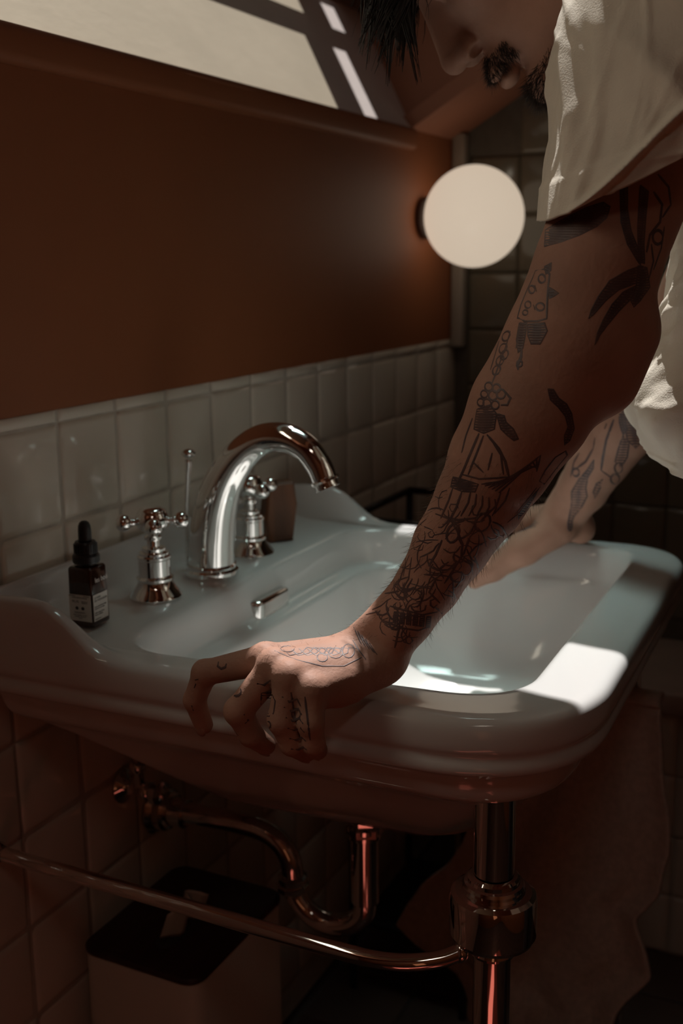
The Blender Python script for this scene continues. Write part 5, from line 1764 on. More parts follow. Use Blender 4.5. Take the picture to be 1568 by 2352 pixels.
  (10,[7844,-4501,9494,7846,-4479,9455,7819,-4503,9423,7794,-4549,9417,7782,-4590,9427,7777,-4630,9459]),
  (11,[7767,-4559,9196,7769,-4558,9158,7778,-4574,9130,7792,-4589,9098,7823,-4623,9083,7861,-4657,9083]),
  (14,[7843,-4333,9272,7836,-4321,9247,7813,-4340,9219,7790,-4379,9194,7775,-4434,9195,7768,-4482,9209]),
  (10,[7887,-4415,9423,7868,-4423,9403,7831,-4463,9387,7803,-4515,9390,7788,-4563,9413,7783,-4595,9445]),
  (11,[7839,-4602,9700,7853,-4571,9665,7875,-4537,9642,7926,-4482,9622]),
  (17,[7807,-4727,9300,7799,-4699,9279,7789,-4677,9278,7776,-4635,9286,7772,-4617,9306,7773,-4600,9345]),
  (14,[7773,-5091,9880,7788,-5094,9850,7811,-5102,9817,7837,-5108,9781,7874,-5126,9756,7922,-5133,9719]),
  (18,[7765,-4542,9192,7763,-4531,9159,7764,-4520,9118,7768,-4509,9067,7773,-4498,9024,7776,-4488,8992]),
  (10,[7695,-4999,10171,7702,-4989,10128,7711,-4969,10090,7721,-4942,10052,7726,-4924,10015,7732,-4897,9993]),
  (14,[7815,-4954,9632,7840,-4954,9594,7870,-4947,9542,7890,-4942,9502,7918,-4930,9447,7957,-4910,9386]),
  (10,[7754,-5191,10006,7780,-5185,9958,7808,-5174,9905,7827,-5157,9857,7839,-5139,9820,7838,-5119,9796]),
  (10,[7767,-4835,9676,7775,-4808,9638,7776,-4789,9603,7775,-4775,9563,7775,-4764,9520,7778,-4756,9470]),
  (10,[7789,-4552,9396,7780,-4573,9374,7773,-4587,9338,7772,-4602,9296,7773,-4612,9262,7776,-4616,9236]),
  (10,[7776,-4697,9396,7772,-4651,9386,7772,-4616,9364,7772,-4599,9318,7772,-4601,9269,7778,-4621,9240]),
  (10,[7773,-4649,9425,7774,-4618,9406,7775,-4594,9370,7773,-4587,9335,7771,-4599,9307,7773,-4618,9284]),
  (10,[7678,-5073,10194,7686,-5049,10155,7698,-5012,10120,7708,-4980,10097,7720,-4940,10073,7730,-4905,10062]),
  (17,[7781,-4711,9863,7790,-4690,9834,7796,-4676,9792,7796,-4675,9750,7791,-4684,9717,7782,-4714,9681]),
  (11,[7802,-4416,9268,7811,-4371,9244,7805,-4360,9217,7789,-4379,9192,7774,-4426,9180,7768,-4467,9190]),
  (13,[7780,-5022,9778,7781,-4999,9743,7770,-4963,9732,7760,-4932,9736,7751,-4908,9751,7743,-4894,9782]),
  (11,[7835,-4337,9261,7854,-4280,9240,7874,-4224,9218,7888,-4182,9199]),
  (10,[7883,-4570,9746,7890,-4553,9715,7887,-4540,9677,7880,-4535,9649,7862,-4534,9607,7848,-4535,9575]),
  (10,[7838,-4668,9944,7834,-4659,9918,7805,-4686,9900,7776,-4733,9895,7756,-4778,9894,7746,-4820,9914]),
  (10,[7772,-4991,9759,7776,-4968,9723,7793,-4979,9693,7812,-5007,9686,7810,-5036,9724,7787,-5033,9773]),
  (18,[7831,-4398,9312,7810,-4421,9291,7803,-4407,9262,7810,-4368,9240,7832,-4314,9234,7860,-4283,9253]),
  (10,[7820,-4424,9315,7812,-4408,9284,7799,-4416,9261,7782,-4448,9239,7774,-4478,9236,7772,-4505,9252]),
  (10,[7699,-5066,10086,7705,-5040,10069,7712,-5010,10041,7718,-4979,10013,7726,-4948,9972,7730,-4932,9949]),
  (10,[7772,-4901,9682,7781,-4875,9649,7783,-4851,9624,7780,-4816,9601,7776,-4784,9571,7772,-4748,9545]),
  (14,[7779,-4474,9254,7771,-4518,9251,7766,-4539,9215,7763,-4531,9173,7762,-4498,9152,7762,-4465,9149]),
  (14,[7854,-4424,9379,7866,-4382,9351,7865,-4358,9326,7864,-4331,9301,7873,-4293,9278,7890,-4240,9250]),
  (17,[7773,-4629,9321,7773,-4614,9281,7769,-4570,9258,7773,-4525,9268,7784,-4508,9309,7784,-4527,9336]),
  (10,[7775,-4745,9486,7776,-4726,9447,7776,-4715,9416,7778,-4707,9387,7785,-4705,9343,7792,-4706,9314]),
  (10,[7768,-4558,9172,7763,-4527,9165,7763,-4504,9184,7770,-4484,9224,7775,-4491,9252,7776,-4515,9276]),
  (10,[7827,-5232,9941,7815,-5203,9925,7804,-5180,9917,7780,-5147,9924,7757,-5121,9947,7742,-5107,9971]),
  (10,[7782,-4829,9610,7788,-4835,9570,7796,-4842,9535,7812,-4859,9500,7836,-4872,9461,7866,-4880,9420]),
  (10,[7697,-5148,10109,7707,-5174,10092,7726,-5170,10046,7735,-5148,10012,7726,-5106,10013,7714,-5092,10040]),
  (10,[7765,-4802,9992,7774,-4772,9968,7760,-4791,9945,7751,-4820,9947,7749,-4837,9972,7764,-4808,10004]),
  (10,[7723,-4925,10127,7704,-4980,10127,7696,-5018,10126,7691,-5057,10123,7689,-5092,10124,7690,-5129,10125]),
  (10,[7779,-5048,9820,7805,-5075,9791,7832,-5087,9757,7869,-5095,9714,7900,-5093,9678,7944,-5082,9630]),
  (14,[7721,-4928,10176,7744,-4886,10180,7773,-4844,10176,7826,-4780,10155,7878,-4726,10122]),
  (10,[7772,-4691,9482,7773,-4714,9455,7777,-4716,9417,7777,-4691,9373,7774,-4661,9358,7772,-4615,9360]),
  (10,[7759,-4817,10002,7779,-4781,10006,7809,-4736,10007,7876,-4668,10006]),
  (17,[7700,-5051,10084,7709,-5041,10049,7716,-5038,10024,7726,-5040,9981,7733,-5045,9953,7748,-5056,9914]),
  (14,[7815,-4591,9587,7833,-4553,9569,7866,-4494,9537,7898,-4448,9503,7904,-4426,9468,7898,-4408,9427]),
  (10,[7928,-4520,9702,7900,-4528,9673,7883,-4528,9641,7875,-4524,9617,7860,-4520,9577]),
  (17,[7750,-5298,10115,7773,-5320,10101,7800,-5338,10082,7828,-5349,10060,7871,-5353,10024,7938,-5347,9978]),
  (17,[7821,-4556,9537,7816,-4548,9506,7807,-4552,9479,7791,-4566,9439,7783,-4582,9418,7776,-4601,9391]),
  (17,[7828,-4520,9488,7799,-4575,9491,7784,-4595,9454,7785,-4578,9427,7800,-4530,9409,7821,-4496,9416]),
  (14,[7774,-4582,9169,7771,-4556,9138,7773,-4547,9109,7780,-4552,9082,7795,-4563,9047,7829,-4591,9024]),
  (10,[7773,-4749,9580,7772,-4738,9555,7772,-4715,9530,7774,-4679,9506,7780,-4638,9498,7794,-4592,9502]),
  (17,[7791,-5066,9811,7799,-5053,9773,7792,-5031,9757,7769,-4995,9772,7758,-4988,9808,7753,-5001,9843]),
  (11,[7849,-4909,9509,7875,-4925,9490,7928,-4937,9453,7976,-4927,9405,7992,-4911,9372,7983,-4893,9348]),
  (10,[7774,-4583,9342,7774,-4563,9315,7770,-4568,9285,7770,-4589,9252,7778,-4623,9243,7787,-4658,9255]),
  (10,[7780,-4692,9597,7778,-4689,9571,7776,-4677,9536,7777,-4658,9508,7777,-4644,9482,7777,-4623,9448]),
  (13,[7744,-4902,10272,7773,-4861,10255,7830,-4808,10252]),
  (17,[7868,-4388,9360,7842,-4386,9319,7820,-4399,9291,7792,-4432,9257,7777,-4459,9233,7768,-4504,9225]),
  (13,[7696,-5232,10190,7692,-5204,10168,7684,-5173,10173,7677,-5161,10208,7675,-5168,10238,7675,-5196,10262]),
  (10,[7687,-5022,10188,7696,-4993,10179,7701,-4974,10206,7696,-4987,10234,7681,-5042,10240,7679,-5056,10211]),
  (17,[7708,-5168,10085,7723,-5149,10041,7731,-5117,10004,7733,-5079,9976,7732,-5051,9963,7729,-5021,9956]),
  (10,[7784,-4666,9282,7785,-4647,9240,7803,-4661,9201,7827,-4686,9186,7840,-4708,9201,7825,-4717,9243]),
  (10,[7752,-4822,9961,7739,-4870,9979,7730,-4905,9990,7724,-4940,9999,7719,-4988,10005,7719,-5020,10006]),
  (14,[7768,-4553,9243,7765,-4529,9208,7763,-4502,9180,7763,-4470,9165,7768,-4439,9165,7781,-4393,9177]),
  (17,[7887,-4475,9541,7863,-4483,9506,7828,-4518,9484,7795,-4576,9474,7785,-4607,9479,7780,-4635,9498]),
  (11,[7772,-4606,9300,7771,-4568,9286,7774,-4538,9289,7782,-4512,9305,7793,-4490,9321,7805,-4482,9347]),
  (17,[7794,-4634,9583,7795,-4618,9553,7796,-4596,9518,7793,-4585,9483,7791,-4575,9454,7786,-4568,9412]),
  (10,[7909,-4499,9632,7854,-4559,9640,7822,-4610,9653,7801,-4659,9675,7790,-4688,9715,7779,-4707,9764]),
  (17,[7838,-5128,9808,7879,-5131,9759,7931,-5126,9701,8009,-5112,9643]),
  (14,[7802,-4882,9594,7788,-4846,9598,7777,-4809,9622,7773,-4790,9644,7764,-4795,9694,7751,-4826,9738]),
  (18,[7834,-4809,9363,7872,-4824,9327,7941,-4828,9278]),
  (14,[7772,-4721,9510,7772,-4719,9474,7773,-4699,9435,7772,-4669,9420,7773,-4637,9425,7783,-4599,9452]),
  (17,[7689,-5094,10122,7693,-5047,10116,7698,-5014,10117,7709,-4966,10122,7719,-4935,10133,7731,-4907,10157]),
  (17,[7792,-4752,9382,7799,-4738,9338,7789,-4705,9320,7777,-4659,9324,7772,-4637,9348,7772,-4630,9372]),
  (17,[7684,-5106,10144,7691,-5089,10116,7699,-5041,10095,7703,-5003,10098,7708,-4971,10118,7708,-4962,10144]),
  (17,[7829,-5029,9682,7857,-5023,9638,7893,-5003,9582,7896,-4982,9556,7898,-4960,9525,7867,-4933,9520]),
  (18,[7769,-4567,9196,7765,-4540,9170,7762,-4507,9154,7764,-4462,9161,7774,-4441,9198,7783,-4444,9237]),
  (14,[7792,-4614,9142,7799,-4602,9103,7792,-4576,9076,7782,-4541,9053,7772,-4512,9051,7762,-4476,9062]),
  (17,[7773,-5008,9780,7779,-4994,9744,7776,-4966,9718,7777,-4940,9696,7768,-4895,9690,7761,-4872,9701]),
  (18,[7864,-4510,9564,7861,-4497,9530,7876,-4467,9500,7907,-4425,9472]),
  (10,[7799,-4733,9975,7780,-4746,9942,7774,-4741,9907,7780,-4716,9873,7808,-4664,9839,7870,-4594,9804]),
  (10,[7722,-5193,10070,7739,-5206,10044,7756,-5214,10020,7783,-5221,9985,7818,-5220,9939,7859,-5216,9889]),
  (17,[7839,-4829,9384,7832,-4801,9354,7810,-4783,9377,7797,-4786,9421,7809,-4821,9438,7831,-4839,9414]),
  (14,[7792,-4831,9527,7792,-4816,9492,7789,-4789,9455,7784,-4756,9427,7776,-4711,9411,7773,-4675,9403]),
  (17,[7798,-5245,9985,7836,-5257,9955,7864,-5288,9960,7866,-5312,9983,7822,-5321,10032,7786,-5302,10055]),
  (18,[7825,-4509,9456,7863,-4448,9430,7901,-4391,9407,7947,-4327,9382]),
  (11,[7822,-4871,9492,7846,-4888,9468,7886,-4912,9450,7925,-4923,9429,8005,-4929,9399]),
  (10,[7737,-4871,9933,7747,-4823,9928,7762,-4774,9918,7773,-4743,9908,7801,-4689,9891,7829,-4648,9873]),
  (14,[7735,-4880,9912,7738,-4852,9880,7740,-4832,9845,7748,-4791,9818,7761,-4746,9791,7782,-4702,9768]),
  (10,[7753,-5065,9906,7761,-5094,9911,7780,-5120,9896,7798,-5122,9864,7806,-5099,9824,7789,-5064,9811]),
  (10,[7794,-4613,9542,7779,-4664,9541,7774,-4691,9536,7772,-4743,9537,7776,-4779,9541,7786,-4822,9550]),
  (20,[7706,-4984,10107,7708,-5010,10066,7715,-5034,10025,7729,-5051,9972,7749,-5065,9918,7765,-5053,9861,7780,-5041,9805]),
  (20,[7723,-5043,9993,7730,-5024,9955,7732,-4997,9931,7732,-4971,9926,7729,-4951,9941,7726,-4943,9973,7722,-4950,10012,7716,-4969,10049,7708,-4998,10075,7703,-5026,10081,7705,-5046,10066,7713,-5052,10033,7723,-5043,9993]),
  (20,[7750,-5271,10081,7754,-5245,10049,7749,-5216,10033,7736,-5192,10038,7721,-5177,10061,7706,-5178,10098,7697,-5192,10137,7696,-5216,10168,7701,-5245,10184,7712,-5270,10179,7726,-5285,10156,7740,-5285,10121,7750,-5271,10081]),
  (20,[7733,-4905,9940,7735,-4886,9897,7736,-4868,9855,7739,-4849,9811,7747,-4819,9763,7761,-4787,9712,7761,-4824,9699,7766,-4858,9684,7757,-4906,9726,7756,-4951,9766]),
  (17,[7738,-5131,9995,7753,-5109,9944,7766,-5087,9893,7778,-5066,9842,7781,-5043,9805,7783,-5021,9767,7786,-4998,9729,7792,-4974,9690,7801,-4947,9650,7812,-4919,9609,7815,-4894,9569]),
  (17,[7883,-5034,9621,7899,-5021,9594,7896,-5001,9577,7876,-4979,9574,7851,-4960,9584,7829,-4947,9604,7812,-4945,9629,7803,-4956,9654,7803,-4977,9672,7813,-5002,9677,7833,-5023,9669,7858,-5035,9649,7883,-5034,9621]),
  (18,[7916,-4506,9654,7884,-4514,9615,7872,-4502,9568,7863,-4490,9521,7856,-4476,9473]),
  (17,[7845,-4605,9742,7839,-4601,9698,7831,-4598,9656,7820,-4596,9613,7809,-4594,9571,7810,-4572,9533,7811,-4550,9494,7813,-4528,9454,7815,-4505,9415]),
  (17,[7903,-4429,9472,7840,-4495,9470,7804,-4548,9459,7788,-4602,9488,7779,-4652,9515,7772,-4701,9496,7776,-4746,9473]),
  (17,[7783,-4833,9606,7783,-4816,9569,7781,-4798,9532,7781,-4780,9494,7794,-4806,9464,7816,-4828,9431,7848,-4846,9394]),
  (17,[7822,-4426,9323,7798,-4481,9325,7781,-4533,9324,7773,-4580,9320,7773,-4630,9315,7783,-4676,9306,7803,-4717,9293,7822,-4752,9301,7847,-4786,9307,7879,-4816,9310]),
  (18,[7792,-4381,9204,7774,-4441,9197,7763,-4496,9187,7766,-4546,9173,7777,-4591,9168,7798,-4632,9160,7831,-4669,9148,7863,-4702,9157,7909,-4731,9162]),
  (14,[7788,-4479,9292,7779,-4517,9296,7771,-4517,9251,7765,-4516,9205,7768,-4480,9207,7777,-4480,9250,7788,-4479,9292]),
  (20,[7785,-4480,9284,7781,-4499,9287,7778,-4517,9291]),
  (20,[7781,-4480,9267,7778,-4499,9270,7775,-4517,9274]),
  (20,[7777,-4480,9250,7774,-4499,9253,7771,-4517,9256]),
  (20,[7773,-4480,9233,7771,-4499,9236,7769,-4517,9239]),
  (20,[7770,-4480,9215,7768,-4498,9218,7767,-4516,9221]),
  (14,[7775,-4542,9297,7771,-4577,9299,7769,-4574,9252,7769,-4571,9204,7765,-4538,9208,7769,-4541,9253,7775,-4542,9297]),
  (20,[7773,-4542,9288,7771,-4559,9291,7771,-4577,9293]),
  (20,[7771,-4541,9271,7770,-4559,9273,7770,-4576,9275]),
  (20,[7769,-4541,9253,7768,-4558,9255,7769,-4575,9257]),
  (20,[7767,-4540,9235,7767,-4557,9237,7769,-4573,9239]),
  (20,[7766,-4539,9217,7767,-4556,9219,7769,-4572,9221]),
  (14,[7772,-4599,9298,7775,-4632,9298,7778,-4627,9249,7783,-4621,9200,7773,-4592,9206,7771,-4596,9252,7772,-4599,9298]),
  (20,[7771,-4599,9289,7772,-4615,9291,7775,-4631,9292]),
  (20,[7771,-4597,9271,7773,-4614,9272,7776,-4629,9274]),
  (20,[7771,-4596,9252,7774,-4612,9254,7777,-4627,9255]),
  (20,[7772,-4594,9234,7775,-4610,9235,7779,-4625,9236]),
  (20,[7773,-4592,9215,7776,-4608,9216,7781,-4623,9217]),
  (14,[7779,-4652,9296,7787,-4683,9294,7798,-4675,9242,7809,-4666,9191,7791,-4640,9200,7784,-4647,9248,7779,-4652,9296]),
  (20,[7780,-4651,9286,7784,-4667,9287,7788,-4682,9288]),
  (20,[7782,-4649,9267,7786,-4664,9268,7792,-4679,9268]),
  (20,[7784,-4647,9248,7789,-4662,9249,7796,-4676,9248]),
  (20,[7786,-4644,9229,7793,-4659,9229,7801,-4673,9229]),
  (20,[7789,-4642,9210,7797,-4656,9209,7805,-4669,9209]),
  (14,[7797,-4701,9290,7813,-4728,9285,7831,-4717,9231,7853,-4705,9175,7823,-4683,9189,7809,-4693,9240,7797,-4701,9290]),
  (20,[7799,-4699,9280,7806,-4713,9279,7815,-4727,9279]),
  (20,[7804,-4696,9260,7812,-4710,9259,7821,-4723,9258]),
  (20,[7809,-4693,9240,7818,-4706,9239,7829,-4718,9237]),
  (20,[7814,-4689,9220,7825,-4702,9218,7836,-4714,9216]),
  (20,[7820,-4685,9199,7832,-4697,9197,7845,-4709,9195]),
  (14,[7827,-4744,9279,7853,-4767,9271,7885,-4751,9212,7929,-4730,9148,7875,-4718,9170,7849,-4732,9226,7827,-4744,9279]),
  (20,[7831,-4742,9269,7843,-4754,9267,7857,-4766,9264]),
  (20,[7839,-4737,9247,7853,-4749,9245,7868,-4760,9242]),
  (20,[7849,-4732,9226,7864,-4743,9223,7882,-4753,9219]),
  (20,[7859,-4727,9204,7876,-4737,9200,7896,-4746,9195]),
  (20,[7870,-4721,9182,7889,-4730,9177,7913,-4738,9171]),
  (11,[7253,-3755,9039,7237,-3822,9008,7283,-3846,9005,7322,-3874,9005,7421,-3880,9021,7439,-3919,9016,7458,-3958,9010]),
  (11,[7319,-3789,9027,7300,-3832,9013,7287,-3873,8998,7324,-3898,8999,7360,-3924,9000,7455,-3925,9017,7473,-3963,9011,7490,-4001,9006]),
  (11,[7363,-3836,9023,7346,-3882,9008,7327,-3929,8994,7395,-3975,8996,7489,-3970,9013,7505,-4007,9007,7519,-4044,9003]),
  (11,[7407,-3883,9019,7389,-3934,9003,7362,-3989,8991,7428,-4029,8994,7523,-4015,9008,7536,-4052,9004,7548,-4089,9000]),
  (11,[7452,-3930,9015,7430,-3987,9000,7398,-4048,8988,7461,-4081,8991,7555,-4062,9005,7576,-4133,8997]),
  (11,[7496,-3978,9012,7468,-4041,8997,7440,-4103,8983,7498,-4133,8986,7586,-4109,9002,7606,-4177,8994]),
  (11,[7539,-4027,9009,7518,-4072,8999,7497,-4118,8989,7486,-4158,8976,7538,-4183,8981,7616,-4156,8999,7637,-4220,8991]),
  (11,[7343,-3807,9025,7316,-3813,9022,7289,-3806,9020,7259,-3791,9024,7235,-3773,9033,7228,-3754,9042,7249,-3734,9045,7384,-3665,9004,7415,-3671,9004,7436,-3692,9004,7439,-3722,9004]),
  (10,[7388,-4080,8978,7364,-4086,8969,7340,-4081,8963,7320,-4068,8963,7311,-4050,8968,7315,-4031,8977,7335,-4014,8986,7370,-4002,8991,7401,-4003,8994,7420,-4017,8994,7423,-4039,8992,7409,-4063,8987,7388,-4080,8978]),
  (10,[7511,-4150,8984,7479,-4157,8974,7448,-4150,8967,7422,-4132,8967,7410,-4107,8974,7416,-4082,8984,7446,-4058,8992,7488,-4045,8999,7526,-4049,9003,7551,-4068,9003,7556,-4096,9000,7540,-4127,8994,7511,-4150,8984]),
  (11,[7598,-4216,8984,7559,-4227,8970,7523,-4224,8959,7498,-4210,8958,7490,-4187,8965,7501,-4161,8978,7539,-4136,8992,7591,-4118,9001,7638,-4115,9008,7665,-4129,9009,7664,-4157,9005,7638,-4189,8997,7598,-4216,8984]),
  (11,[7181,-3717,9046,7186,-3763,9033,7203,-3802,9016,7208,-3848,9003,7197,-3902,8997,7213,-3940,8986,7230,-3977,8975,7247,-4014,8965,7267,-4049,8953,7288,-4084,8940,7318,-4117,8935,7348,-4149,8930,7378,-4182,8924,7410,-4214,8919,7451,-4232,8926,7493,-4250,8933,7535,-4269,8940,7577,-4287,8947]),
  (11,[7731,-4136,9023,7674,-4193,9002,7623,-4246,8981,7601,-4286,8957,7588,-4320,8930]),
  (11,[7772,-4176,9045,7752,-4224,9025,7730,-4274,9006,7704,-4314,8983,7687,-4351,8957]),
  (11,[7832,-4096,9098,7797,-4133,9072,7771,-4165,9044,7708,-4225,9005]),
  (11,[7801,-4147,9081,7779,-4177,9052,7752,-4209,9026,7695,-4267,8994]),
  (11,[7783,-4190,9058,7762,-4220,9032,7731,-4254,9010,7688,-4305,8979]),
  (11,[7766,-4233,9036,7712,-4297,8992,7686,-4340,8963]),
  (11,[7746,-4278,9016,7702,-4337,8972,7690,-4373,8944]),
  (22,[7231,-3160,8854,7209,-3164,8824,7202,-3201,8809,7208,-3240,8828,7219,-3243,8855]),
  (18,[7173,-2968,8654,7178,-2946,8611]),
  (18,[7164,-3002,8701,7168,-2965,8686]),
  (19,[7179,-2912,8451,7198,-2914,8398]),
  (25,[7036,-3490,8722,7027,-3488,8705,7023,-3474,8689,7026,-3450,8679,7044,-3416,8672]),
  (25,[7053,-3474,8734,7036,-3490,8722]),
  (21,[7001,-3529,8551,7041,-3543,8483,7019,-3523,8462]),
  (18,[7041,-3417,8367,7047,-3444,8332]),
  (14,[7065,-3656,8725,7090,-3685,8728,7101,-3722,8737,7015,-3792,8741,6994,-3822,8714,6981,-3820,8664,6965,-3820,8617]),
  (14,[7102,-3625,8608,7076,-3645,8670,7065,-3656,8725]),
  (24,[7077,-3671,8726,7102,-3692,8721,7138,-3706,8710]),
  (24,[7068,-3653,8705,7108,-3681,8695,7021,-3785,8745]),
  (24,[7073,-3648,8680,7136,-3669,8660,7005,-3804,8732]),
  (24,[6995,-3755,8597,6966,-3820,8620]),
  (24,[6989,-3751,8577,6965,-3788,8593]),
  (21,[7055,-3625,8803,7070,-3679,8792,7048,-3756,8856]),
  (17,[6945,-3806,8531,6950,-3799,8514,6964,-3780,8494]),
  (17,[6965,-3767,8546,6952,-3789,8551,6948,-3801,8544,6945,-3806,8531]),
  (20,[7000,-3881,8757,7018,-3932,8716,7042,-3988,8739,7032,-4023,8691]),
  (20,[6993,-3899,8677,7022,-3943,8638,7041,-3999,8662,7009,-4046,8632]),
  (20,[6983,-3918,8598,7018,-3959,8563,7002,-4030,8604,6980,-4072,8577]),
  (20,[6983,-3931,8514,7040,-3960,8475,6979,-4052,8538,6982,-4081,8506]),
  (21,[7011,-3929,8416,7056,-3965,8389,7017,-4041,8442,7015,-4072,8419]),
  (21,[7026,-3934,8323,7061,-3976,8309,7035,-4041,8354,7028,-4075,8342]),
  (17,[7030,-3943,8793,7033,-3948,8748,7035,-3953,8703,7039,-3958,8658,7041,-3963,8613,7035,-3976,8574,7007,-4002,8547]),
  (17,[7095,-3973,8419,7065,-3999,8392]),
  (17,[7033,-4063,8776,7031,-4068,8733,7025,-4076,8692,7015,-4087,8654,7000,-4100,8617,6986,-4112,8580,6983,-4119,8538,6996,-4116,8488,7015,-4111,8434]),
  (17,[7016,-4031,8634,7007,-4030,8616,7009,-4015,8597,7031,-3983,8577,7030,-3964,8580,7025,-3954,8596,7025,-3949,8616,7031,-3951,8636,7041,-3960,8650,7051,-3974,8654,7041,-3999,8656,7025,-4021,8650,7016,-4031,8634]),
], [
  (20,[12054,-5321,10407,12070,-5323,10350,12086,-5336,10289,12106,-5349,10227,12132,-5300,10149,12108,-5283,10224,12094,-5264,10296,12083,-5260,10364]),
  (34,[12063,-5289,10415,12052,-5321,10418]),
  (34,[12080,-5259,10383,12069,-5291,10386,12059,-5322,10389]),
  (34,[12085,-5261,10354,12075,-5292,10357,12067,-5323,10360]),
  (34,[12089,-5262,10325,12081,-5295,10328,12075,-5328,10330]),
  (34,[12094,-5264,10296,12088,-5299,10299,12083,-5334,10301]),
  (34,[12099,-5272,10267,12094,-5306,10270,12091,-5340,10272]),
  (34,[12104,-5279,10238,12102,-5313,10240,12101,-5346,10242]),
  (34,[12112,-5286,10209,12111,-5313,10210,12111,-5339,10212]),
  (34,[12121,-5293,10179,12121,-5306,10180,12121,-5320,10181]),
  (20,[12058,-5344,10376,12043,-5402,10393,12032,-5459,10408,12060,-5475,10347,12096,-5489,10284,12134,-5493,10224,12174,-5497,10163,12219,-5500,10100,12236,-5461,10047,12266,-5420,9992,12200,-5384,10048,12158,-5343,10100,12128,-5338,10164,12105,-5330,10226,12082,-5337,10301,12058,-5344,10376]),
  (34,[12045,-5390,10389,12041,-5427,10392,12038,-5463,10394]),
  (34,[12064,-5342,10356,12054,-5407,10361,12051,-5470,10364]),
  (34,[12074,-5339,10326,12066,-5409,10331,12067,-5477,10334]),
  (34,[12084,-5336,10296,12079,-5411,10301,12084,-5484,10304]),
  (34,[12093,-5334,10266,12093,-5413,10271,12102,-5489,10274]),
  (34,[12103,-5331,10236,12106,-5413,10240,12122,-5492,10243]),
  (34,[12112,-5333,10207,12120,-5415,10210,12142,-5494,10211]),
  (34,[12123,-5336,10177,12135,-5418,10179,12162,-5496,10180]),
  (34,[12135,-5339,10146,12151,-5420,10149,12184,-5498,10148]),
  (34,[12150,-5342,10116,12169,-5423,10118,12207,-5499,10117]),
  (34,[12169,-5356,10085,12188,-5424,10086,12224,-5488,10085]),
  (34,[12195,-5380,10053,12211,-5423,10054,12234,-5465,10053]),
  (34,[12229,-5403,10021,12238,-5422,10021,12249,-5441,10020]),
  (24,[12058,-5452,10348,12069,-5445,10325,12076,-5429,10308,12079,-5408,10301,12077,-5387,10306,12072,-5372,10321,12065,-5367,10343,12056,-5373,10366,12047,-5390,10383,12042,-5411,10391,12042,-5432,10386,12048,-5447,10370,12058,-5452,10348]),
  (31,[12108,-5200,10323,12121,-5179,10264,12138,-5157,10205,12164,-5132,10143,12207,-5104,10079,12259,-5082,10005,12309,-5060,9930,12355,-5039,9855,12411,-5019,9770,12472,-4998,9683]),
  (20,[12132,-5300,10149,12176,-5364,10074,12221,-5349,10011,12286,-5330,9943,12368,-5308,9871,12433,-5260,9796,12498,-5213,9719,12385,-5171,9810,12314,-5203,9897,12234,-5236,9985,12170,-5271,10070,12132,-5300,10149]),
  (34,[12138,-5294,10134,12138,-5304,10134,12138,-5313,10135]),
  (34,[12152,-5283,10102,12152,-5311,10104,12155,-5339,10105]),
  (34,[12170,-5271,10070,12170,-5318,10073,12176,-5364,10074]),
  (34,[12192,-5258,10037,12190,-5308,10040,12197,-5357,10042]),
  (34,[12220,-5244,10003,12217,-5297,10006,12222,-5349,10009]),
  (34,[12250,-5230,9968,12247,-5286,9972,12254,-5340,9974]),
  (34,[12282,-5216,9933,12281,-5274,9937,12290,-5329,9939]),
  (35,[12314,-5203,9897,12318,-5261,9901,12332,-5318,9902]),
  (35,[12342,-5190,9862,12353,-5248,9865,12374,-5304,9865]),
  (35,[12371,-5177,9827,12382,-5230,9829,12406,-5281,9829]),
  (35,[12403,-5180,9793,12415,-5220,9793,12436,-5259,9793]),
  (35,[12445,-5198,9757,12455,-5217,9757,12467,-5236,9756]),
  (25,[12513,-5229,9718,12556,-5215,9679,12579,-5195,9652,12571,-5175,9644,12542,-5159,9655,12504,-5150,9684,12465,-5151,9720,12433,-5163,9757,12412,-5183,9783,12410,-5205,9793,12428,-5223,9783,12464,-5232,9756,12513,-5229,9718]),
  (26,[12472,-4998,9683,12506,-5041,9643,12558,-5081,9598,12595,-5171,9624]),
  (26,[12685,-5163,9557,12735,-5147,9516,12754,-5125,9488,12729,-5106,9483,12679,-5092,9499,12630,-5083,9530,12590,-5084,9568,12561,-5096,9604,12546,-5117,9631,12550,-5140,9640,12579,-5159,9628,12628,-5167,9598,12685,-5163,9557]),
  (20,[12410,-4928,9814,12470,-4908,9702,12502,-4872,9644,12539,-4834,9583,12598,-4810,9507,12674,-4781,9426,12778,-4774,9302,12844,-4727,9219,12899,-4682,9138,12960,-4623,9067,13036,-4561,8991,13101,-4520,8906,13160,-4479,8821,13181,-4411,8743,13143,-4437,8813,13100,-4465,8883,13057,-4492,8954,12983,-4524,9053,12892,-4561,9155,12842,-4572,9246,12801,-4580,9334,12746,-4623,9401,12689,-4667,9467,12620,-4714,9535,12547,-4776,9603,12503,-4830,9666,12461,-4878,9740,12410,-4928,9814]),
  (35,[12448,-4892,9761,12442,-4906,9762,12437,-4919,9764]),
  (35,[12470,-4869,9725,12463,-4891,9728,12455,-4913,9730]),
  (35,[12490,-4846,9690,12481,-4875,9693,12473,-4904,9697]),
  (35,[12511,-4820,9654,12501,-4852,9658,12492,-4883,9661]),
  (35,[12537,-4787,9616,12523,-4825,9621,12513,-4861,9626]),
  (36,[12572,-4752,9577,12550,-4796,9584,12535,-4838,9590]),
  (36,[12620,-4714,9535,12583,-4771,9545,12560,-4825,9554]),
  (36,[12663,-4685,9494,12620,-4751,9506,12590,-4813,9516]),
  (36,[12700,-4658,9454,12658,-4730,9467,12625,-4800,9478]),
  (36,[12734,-4632,9414,12693,-4711,9428,12663,-4785,9439]),
  (36,[12768,-4606,9374,12721,-4696,9390,12695,-4779,9401]),
  (36,[12801,-4580,9334,12749,-4683,9352,12725,-4778,9364]),
